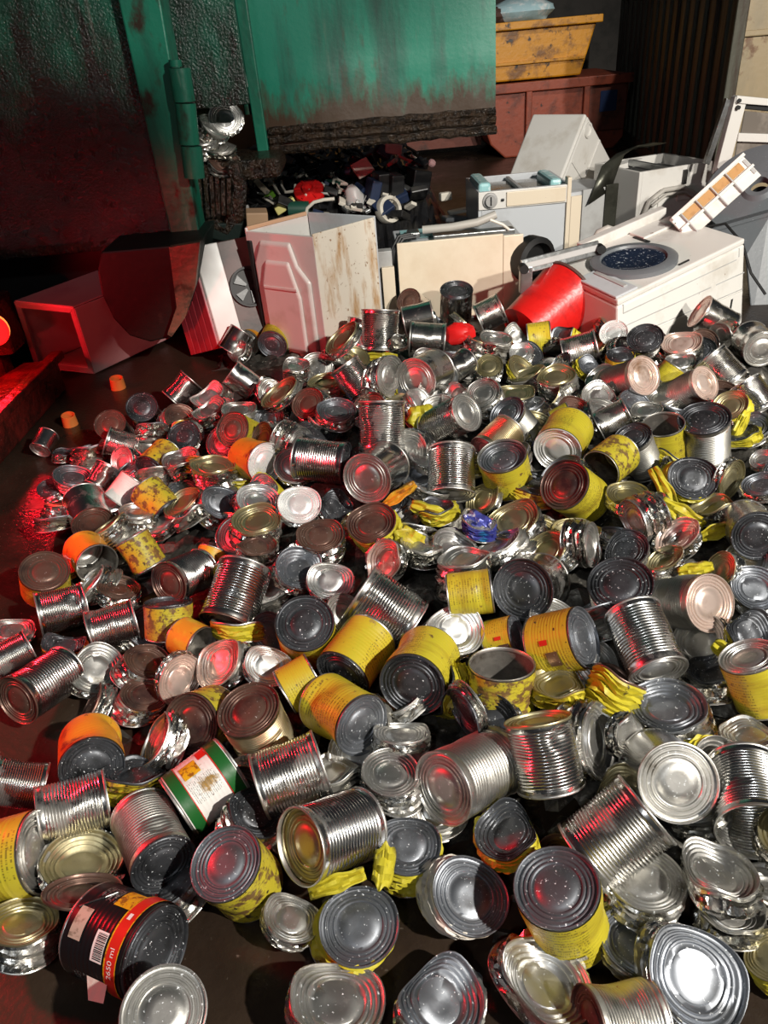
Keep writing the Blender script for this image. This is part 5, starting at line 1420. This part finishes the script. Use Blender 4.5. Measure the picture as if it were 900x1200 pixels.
def build_crushed(name, lab, grp, loc, quat, s, st, lc, var):
    e = empty(name, loc); e.rotation_mode = 'QUATERNION'; e.rotation_quaternion = quat; e.scale = (s, s, s)
    tag(e, lab, 'crushed can', grp)
    lid, wall, base, h = CR[var]
    wm = {'m': 'tin_crumpled', 'y': 'paper_yellow', 'w': 'paper_white', 'p': 'label_speckled', 'b': 'paper_blue'}[st]
    obj('wall', wall, MATS[wm], e)
    obj('lid', lid, MATS[LIDCODE[lc]], e)
    obj('base', base, MATS['lid_tin'], e)
    return e

def text_mesh(txt, size):
    cu = bpy.data.curves.new('lettering', 'FONT'); cu.body = txt; cu.size = size; cu.align_x = 'CENTER'; cu.align_y = 'CENTER'
    t = bpy.data.objects.new('lettering', cu); COL.objects.link(t)
    bpy.context.view_layer.update()
    me = bpy.data.meshes.new_from_object(t.evaluated_get(bpy.context.evaluated_depsgraph_get()))
    bpy.data.objects.remove(t)
    return me
def wrap(me, ang, z, out, turn=0.0):
    """bend flat lettering round the can wall"""
    c, s = math.cos(turn), math.sin(turn)
    for v in me.vertices:
        x, y = v.co.x * c - v.co.y * s, v.co.x * s + v.co.y * c
        a = ang + x / R
        v.co = ((R + out) * math.cos(a), (R + out) * math.sin(a), z + y)
    return me

rnd = random.Random(5)
for i, o in enumerate(ORI):
    if o['kind'] == 'crushed':
        st, lc, ax_, ay_, r, q, phi, var, g, lab = o['spec']
        build_crushed('crushed_can', lab, 'crushed cans', o['B'], frame(o, rnd.random() * 6.28), o['s'], st, lc, var)
        continue
    body, lc, ax_, ay_, bx_, by_, r, g, lab = o['spec']
    short = body.islower(); bu = body.upper(); h = o['h']
    # turn printed sides towards the viewer: local angle of the direction to the eye
    e = empty('tin_can', o['B']); e.rotation_mode = 'QUATERNION'; e.scale = (o['s'],) * 3
    q0 = frame(o, 0.0)
    ve = q0.inverted() @ Vector(CAM - o['C']); eye = math.atan2(ve.y, ve.x)
    if bu in 'GK':
        e.rotation_quaternion = frame(o, eye); eye = 0.0
    else:
        tw = rnd.random() * 6.28
        e.rotation_quaternion = frame(o, tw); eye -= tw
    tag(e, lab, 'can', 'cans in the heap')
    j = rnd.randrange(4)
    paper = {'Y': 'label_yellow', 'T': 'label_stained', 'P': 'label_speckled', 'N': 'label_orange', 'W': 'label_white', 'G': 'label_white', 'K': 'label_black'}.get(bu)
    kind = 'rib' if bu in 'RDA' else 'smooth'
    bm = BODYS[kind][j % 2] if short else BODY[kind][j]
    metal = {'R': 'tin', 'D': 'tin_dull', 'A': 'tin_yellow_sheen', 'S': 'tin'}.get(bu, 'tin_inside')
    zs = (1, 1, h / (0.115 if short else H))
    obj('wall', bm if bu not in 'GK' else BODY['smooth'][0], MATS[metal], e, None, None, zs)
    lo = None
    if paper:
        lo = obj('label', (LABELS_[j % 2] if short else LABELM[j if bu not in 'GK' else 0]), MATS[paper], e, None, None, zs)
    if lc == 'O':
        obj('rim', RIMM, MATS['tin_dull'], e, (0, 0, h))
    else:
        sunk = 0.012 if (lc == 'o' and ax_ == 352) or ax_ == 588 else 0
        if sunk:
            obj('rim', RIMM, MATS['tin_dull'], e, (0, 0, h))
            obj('lid', LIDM[0], MATS[LIDCODE[lc]], e, (0, 0, h - sunk), None, (0.955, 0.955, 1))
        else:
            obj('lid', LIDM[rnd.choice((0, 0, 1, 2))], MATS[LIDCODE[lc]], e, (0, 0, h))
    obj('base', LIDM[0], MATS['lid_tin'], e, (0, 0, 0), (math.pi, 0, 0))
    o['obj'] = e
    if bu == 'G':
        for z0, z1 in ((0.006, 0.036), (0.122, 0.148)):
            obj('green_band', sleeve('green_band', z0, z1, 0.0045), MATS['label_green'], lo)
        for z0 in (0.0365, 0.1195):
            obj('red_line', sleeve('red_line', z0, z0 + 0.0022, 0.0045), MATS['label_red'], lo)
        obj('corn_print', sleeve('corn_print', 0.070, 0.112, 0.0042, 0.45, 0.95, 8, 4), MATS['print_gold'], lo)
        obj('red_print', sleeve('red_print', 0.040, 0.062, 0.0042, 0.80, 1.2, 8, 4), MATS['label_red'], lo)
    if bu == 'K':
        b1 = obj('red_band', sleeve('red_band', 0.116, 0.140, 0.0045), MATS['label_red'], lo)
        obj('gold_line', sleeve('gold_line', 0.113, 0.116, 0.0045), MATS['print_gold'], lo)
        obj('gold_line', sleeve('gold_line', 0.140, 0.142, 0.0045), MATS['print_gold'], lo)
        obj('corn_print', sleeve('corn_print', 0.075, 0.113, 0.0045, -1.10, -0.55, 10, 6), MATS['print_gold'], lo)
        obj('pale_panel', sleeve('pale_panel', 0.018, 0.048, 0.0045, -0.30, 0.35, 10, 3), MATS['print_grey'], lo)
        bc = obj('barcode', sleeve('barcode', 0.080, 0.108, 0.0045, 0.00, 0.60, 12, 2), MATS['print_white'], lo)
        mb = MB(); rb = random.Random(3); a = 0.04
        while a < 0.54:
            wd = rb.choice((0.008, 0.014, 0.022))
            vs = [((R + 0.0052) * math.cos(t), (R + 0.0052) * math.sin(t), z) for t, z in ((a, 0.086), (a + wd, 0.086), (a + wd, 0.107), (a, 0.107))]
            mb.add(vs, [(0, 1, 2, 3)]); a += wd + rb.choice((0.010, 0.016))
        mb.build('bars', MATS['print_black'], lo)
        obj('lettering', wrap(text_mesh('2650 ml', 0.0150), 0.52, 0.128, 0.0054, math.pi), MATS['print_white'], lo)
        obj('white_print', sleeve('white_print', 0.123, 0.131, 0.0052, -0.50, -0.36, 4, 1), MATS['print_white'], lo)
        # torn tongue of paper hanging from the label and the wire-like pull strip
        mt = MB(); pts = [((R + 0.003) * math.cos(1.25), (R + 0.003) * math.sin(1.25), 0.085)]
        mt.add([((R + 0.004) * math.cos(1.0), (R + 0.004) * math.sin(1.0), 0.07), ((R + 0.004) * math.cos(1.0), (R + 0.004) * math.sin(1.0), 0.12),
                ((R + 0.022) * math.cos(1.28), (R + 0.022) * math.sin(1.28), 0.118), ((R + 0.026) * math.cos(1.32), (R + 0.026) * math.sin(1.32), 0.082)], [(0, 1, 2, 3)])
        mt.build('torn_paper', MATS['paper_white'], e)
        mw = MB().tube([((R + 0.004) * math.cos(t), (R + 0.004) * math.sin(t), z) for t, z in ((-0.9, 0.055), (-0.65, 0.045), (-0.4, 0.025), (-0.25, 0.012))], 0.0016, 6)
        mw.build('wire', MATS['tin'], e)
    if bu in 'T' or ax_ in (652,):
        if ax_ == 652:
            obj('stamp', sleeve('stamp', 0.040, 0.053, 0.0046, eye - 0.2, eye + 0.2, 8, 1), MATS['print_grey'], lo)
        elif ax_ in (684, 606):
            obj('emblem', sleeve('emblem', 0.055, 0.082, 0.0046, eye - 0.15, eye + 0.02, 6, 2), MATS['label_red'], lo)
            obj('picture', sleeve('picture', 0.065, 0.105, 0.0046, eye + 0.25, eye + 0.75, 8, 2), MATS['lid_rust'], lo)
LM = [(np.array(o['C']), o) for o in ORI]

# loose crushed cans packed between the others, and the dark tangle under them
rnd = random.Random(77)
fill = []
tries = 0
while len(fill) < 175 and tries < 9000:
    tries += 1
    x = rnd.uniform(-1.3, 1.9); y = rnd.uniform(0.7, 3.75)
    if hden(x, y) < 1.0: continue
    z = hsurf(x, y) - 0.035 + rnd.uniform(-0.03, 0.02)
    if z < 0.02: continue
    p = np.array([x, y, z])
    if min(np.linalg.norm(p - c) for c, _ in LM) < 0.085: continue
    if fill and min(np.linalg.norm(p - c) for c in fill) < 0.075: continue
    fill.append(p)
short_names = {}
for p in fill:
    near = min(LM, key=lambda t: np.linalg.norm(p - t[0]))[1]
    base = near['spec'][-1]
    base = base.split(',')[0]
    lab = 'small crushed can packed low beside the ' + base
    ws = lab.split()
    ws = ws[:16]
    while ws[-1] in ('with', 'the', 'and', 'of', 'at', 'a', 'on', 'in', 'to', 'by', 'its', 'behind', 'between', 'against', 'under', 'facing', 'near'): ws.pop()
    lab = ' '.join(ws)
    nz = Vector((rnd.gauss(0, 0.55), rnd.gauss(-0.15, 0.55), 1)).normalized()
    q = nz.to_track_quat('Z', 'Y') @ Euler((0, 0, rnd.random() * 6.28)).to_quaternion()
    var = rnd.randrange(10); s = rnd.uniform(0.80, 0.98)
    st = rnd.choices('mypb', (86, 8, 4, 2))[0]; lc = rnd.choice('ttsobdtro')
    B = Vector(p) - nz * CRH[var] * 0.5 * s
    build_crushed('crushed_can', lab, 'crushed cans packed beside the ' + base, B, q, s, st, lc, var)

# the heap goes on to the right of the frame and slopes down to the floor there
OFF = []
rnd = random.Random(31); tries = 0
def hright(x, y):
    x0 = 0.72 + 0.48 * (y - 0.7)
    return max(0.0, 0.20 * (1 - max(0.0, (x - x0) - 0.35) / 0.75))
while len(OFF) < 42 and tries < 5000:
    tries += 1
    y = rnd.uniform(0.75, 3.3); x = 0.72 + 0.48 * (y - 0.7) + rnd.uniform(0.10, 1.05)
    p = np.array([x, y, max(0.082, hright(x, y) - 0.02 + rnd.uniform(-.03, .03))])
    v = p - CAM; zc = v @ fw
    if 450 + F * (v @ rt) / zc - F * 0.12 / zc < 905: continue
    if min(np.linalg.norm(p - c) for c, _ in LM) < 0.15 or (OFF and min(np.linalg.norm(p - c) for c in OFF) < 0.15): continue
    OFF.append(p)
    nz = Vector((rnd.gauss(0, 1), rnd.gauss(0, 1), rnd.gauss(0, 0.5))).normalized()
    if p[2] < 0.09: nz.z = 0; nz.normalize()
    e = empty('tin_can', Vector(p) - nz * H / 2); e.rotation_mode = 'QUATERNION'; e.rotation_quaternion = nz.to_track_quat('Z', 'Y')
    yl = rnd.random() < 0.3; j = rnd.randrange(4)
    obj('wall', BODY['smooth' if yl else 'rib'][j], MATS['tin_inside' if yl else 'tin'], e)
    if yl: obj('label', LABELM[j], MATS['label_yellow'], e)
    obj('lid', LIDM[0], MATS[rnd.choice(('lid_slate', 'lid_tin', 'lid_dark'))], e, (0, 0, H))
    obj('base', LIDM[0], MATS['lid_tin'], e, (0, 0, 0), (math.pi, 0, 0))
    tag(e, ('yellow labelled' if yl else 'ribbed silver') + ' can on the heap slope beyond the right frame edge', 'can', ('yellow' if yl else 'silver') + ' cans beyond the right edge')
def mound():
    rnd = random.Random(9)
    step = 0.035
    xs = np.arange(-1.5, 3.1, step); ys = np.arange(0.55, 4.0, step)
    idx = {}; vs = []; fs = []
    for ix, x in enumerate(xs):
        for iy, y in enumerate(ys):
            dn = hden(x, y)
            k = max(0.0, min(1.0, (dn - 0.45) / 0.8))
            z = k * (hsurf(x, y) - 0.085) - 0.03 * (1 - k) + rnd.uniform(-0.022, 0.022) * (k > 0)
            if x > 0.72 + 0.48 * (y - 0.7) and 0.6 < y < 3.4: z = max(z, hright(x, y) - 0.10 + rnd.uniform(-0.02, 0.02))
            idx[ix, iy] = len(vs)
            vs.append((x + rnd.uniform(-.01, .01), y + rnd.uniform(-.01, .01), min(z, 0.6)))
    for ix in range(len(xs) - 1):
        for iy in range(len(ys) - 1):
            q = (idx[ix, iy], idx[ix + 1, iy], idx[ix + 1, iy + 1], idx[ix, iy + 1])
            if max(vs[i][2] for i in q) > -0.025: fs.append(q)
    o = obj('crushed_metal_core', mesh('crushed_metal_core', vs, fs, True, 25), MATS['tin_core'])
    tag(o, 'dark tangle of flattened metal filling the heap beneath the cans', 'scrap', kind='stuff')
pm('tin_core', (0.16, 0.15, 0.13), 0.38, 0.9, [((0.02, 0.018, 0.015), 12, 0.4, 0.6, None, 0.6, 0.4), ((0.5, 0.48, 0.42), 30, 0.62, 0.7)], (45, 0.6, 0.01), 0.2)
mound()

# scraps of torn yellow label paper
def scrap(px, py, wpx, hpx, ang, lab, matn='paper_yellow', seed=0, lift=0.03):
    d = ray(px, py); best = None
    for t in np.linspace(0.6, 7.0, 900):
        P = CAM + d * t
        if P[2] <= hsurf(P[0], P[1]) * min(1, hden(P[0], P[1])) + lift or P[2] < 0.02:
            best = (P, t); break
    P, t = best
    W, Hh = wpx * t / F, hpx * t / F
    rn = random.Random(seed)
    nx, ny = 14, 6
    e = np.cos(math.radians(ang)) * rt - np.sin(math.radians(ang)) * up
    v = d / np.linalg.norm(d); f2 = np.cross(e, v); f2 /= np.linalg.norm(f2)
    top = []; fs = []
    for i in range(nx + 1):
        for j in range(ny + 1):
            u = (i / nx - .5); w_ = (j / ny - .5) * (1 - 1.3 * abs(u) ** 1.8) * (1 + 0.12 * math.sin(i * 0.9 + seed))
            dep = 0.007 * math.sin(j * 2.1 + i * 0.35 + seed) + rn.uniform(-.003, .003) + 0.05 * u * u
            top.append(P + e * W * u + f2 * Hh * w_ + v * dep)
    for i in range(nx):
        for j in range(ny):
            a = i * (ny + 1) + j
            fs.append((a, a + 1, a + ny + 2, a + ny + 1))
    o = obj('paper_scrap', mesh('paper_scrap', top, fs, True, 30), MATS[matn])
    m = o.modifiers.new('thickness', 'SOLIDIFY'); m.thickness = 0.0015
    return tag(o, lab, 'paper scrap', 'torn label scraps')
scrap(780, 575, 62, 16, 60, 'long torn yellow label beside the dark wet crushed lid', seed=1)
scrap(800, 602, 58, 20, 30, 'crumpled yellow label flap below the dark wet crushed lid', seed=2)
scrap(842, 622, 48, 18, -20, 'narrow yellow paper strip left of the dark olive lid', seed=3)
scrap(815, 667, 42, 16, -10, 'small yellow paper strip above the rust-centred lid', seed=4)
scrap(867, 500, 14, 40, 20, 'yellow paper loop right of the big rusty can', seed=5)
scrap(505, 600, 50, 18, 20, 'yellow paper scrap below the straight upright ribbed can', seed=6)
scrap(480, 635, 30, 40, -60, 'folded yellow paper right of the crushed brownish lid', seed=7)
scrap(395, 1035, 70, 20, -20, 'yellow paper twist below the sunken yellowish end', seed=8)
scrap(450, 1015, 24, 50, 10, 'yellow paper flap left of the flattened blue-grey lid', seed=9)
scrap(445, 418, 42, 10, 0, 'yellow paper under the tall ribbed can at the back', seed=11, lift=-0.03)
scrap(852, 765, 40, 20, 35, 'yellow paper strip left of the right yellow can', seed=12)
scrap(494, 488, 26, 34, 80, 'yellow paper patch between two ribbed cans, upper centre', seed=13)
scrap(488, 342, 16, 8, 0, 'tiny yellow scrap at the foot of the cream panel', seed=14)
scrap(560, 612, 22, 34, -60, 'blue foil scrap in the centre of the heap', 'paper_blue', seed=15)
scrap(468, 580, 46, 14, -35, 'red and orange label strip right of the wide ringed lid', 'label_orange', seed=16)

# the peeled lid lying over a crushed can, lower left
pl = empty('peeled_lid', (0, 0, 0))
A, B, ax = solve((97, 1045), None, 44, 0.004, 0.42, 95)
od = dict(ax=ax)
pl.location = CAM + (A - CAM) * 0.93; pl.rotation_mode = 'QUATERNION'; pl.rotation_quaternion = frame(od, 0.3); pl.scale = (0.93,) * 3
obj('disc', LIDM[2], MATS['lid_rust'], pl)
MB().tube([(R, 0, 0), (R + .012, .004, .004), (R + .02, 0.0, .006), (R + .012, -.006, .004)], 0.0018, 6).build('pull_ring', MATS['tin'], pl)
tag(pl, 'peeled reddish can lid lying above the black corn can', 'can lid')
# orange plastic caps on the dark floor
for (x, y, r_, lab) in ((139, 447, 8, 'orange plastic cap on the floor below the red-lit cabinet'), (83, 490, 8, 'orange plastic cap near the end of the rusty beam')):
    P = Pz(x, y + 8, 0.0); t = (P - Vector(CAM)).length
    rr = r_ * t / F
    mb = MB().lathe([(rr, 0), (rr * 0.88, rr * 1.6), (rr * 0.8, rr * 1.6), (rr * 0.8, rr * 0.5), (0.001, rr * 0.5)], 20, cap=False)
    o = mb.build('bottle_cap', MATS['plastic_orange'], smooth=True, loc=P, rot=(0.15, 0.1, 0))
    tag(o, lab, 'cap', 'orange caps')

# cans spilling from the mouth of the green container
for i, (x, y, Y, r_, q, phi, var, lc, lab) in enumerate(((264, 139, 4.62, 19, .93, 90, 0, 'b', 'bright ringed can disc in the green container mouth'), (234, 125, 4.66, 11, .8, 60, 1, 'o', 'small crushed can behind the hinge of the green container'),
        (250, 150, 4.56, 18, .5, 120, 7, 't', 'crumpled can below the bright disc in the container mouth'), (255, 172, 4.56, 22, .4, 90, 9, 't', 'crumpled foil-like can spilling over the container sill'),
        (236, 165, 4.52, 18, .4, 80, 4, 't', 'crushed can beside the lower hinge knuckle'), (262, 190, 4.50, 18, .6, 90, 3, 'r', 'muddy crushed can at the edge of the container sill'))):
    P = np.array(Py(x, y, Y)); t = (P - CAM) @ fw; s_ = r_ * t / F / R
    v = (P - CAM) / np.linalg.norm(P - CAM)
    e = math.cos(math.radians(phi)) * rt - math.sin(math.radians(phi)) * up
    e = e - v * (e @ v); e /= np.linalg.norm(e)
    ax = -(v * q + e * math.sqrt(1 - q * q))
    build_crushed('crushed_can', lab, 'crushed cans in the green container', P - ax * CRH[var] * s_, frame(dict(ax=ax), i * 1.3), s_, 'm', lc, var)
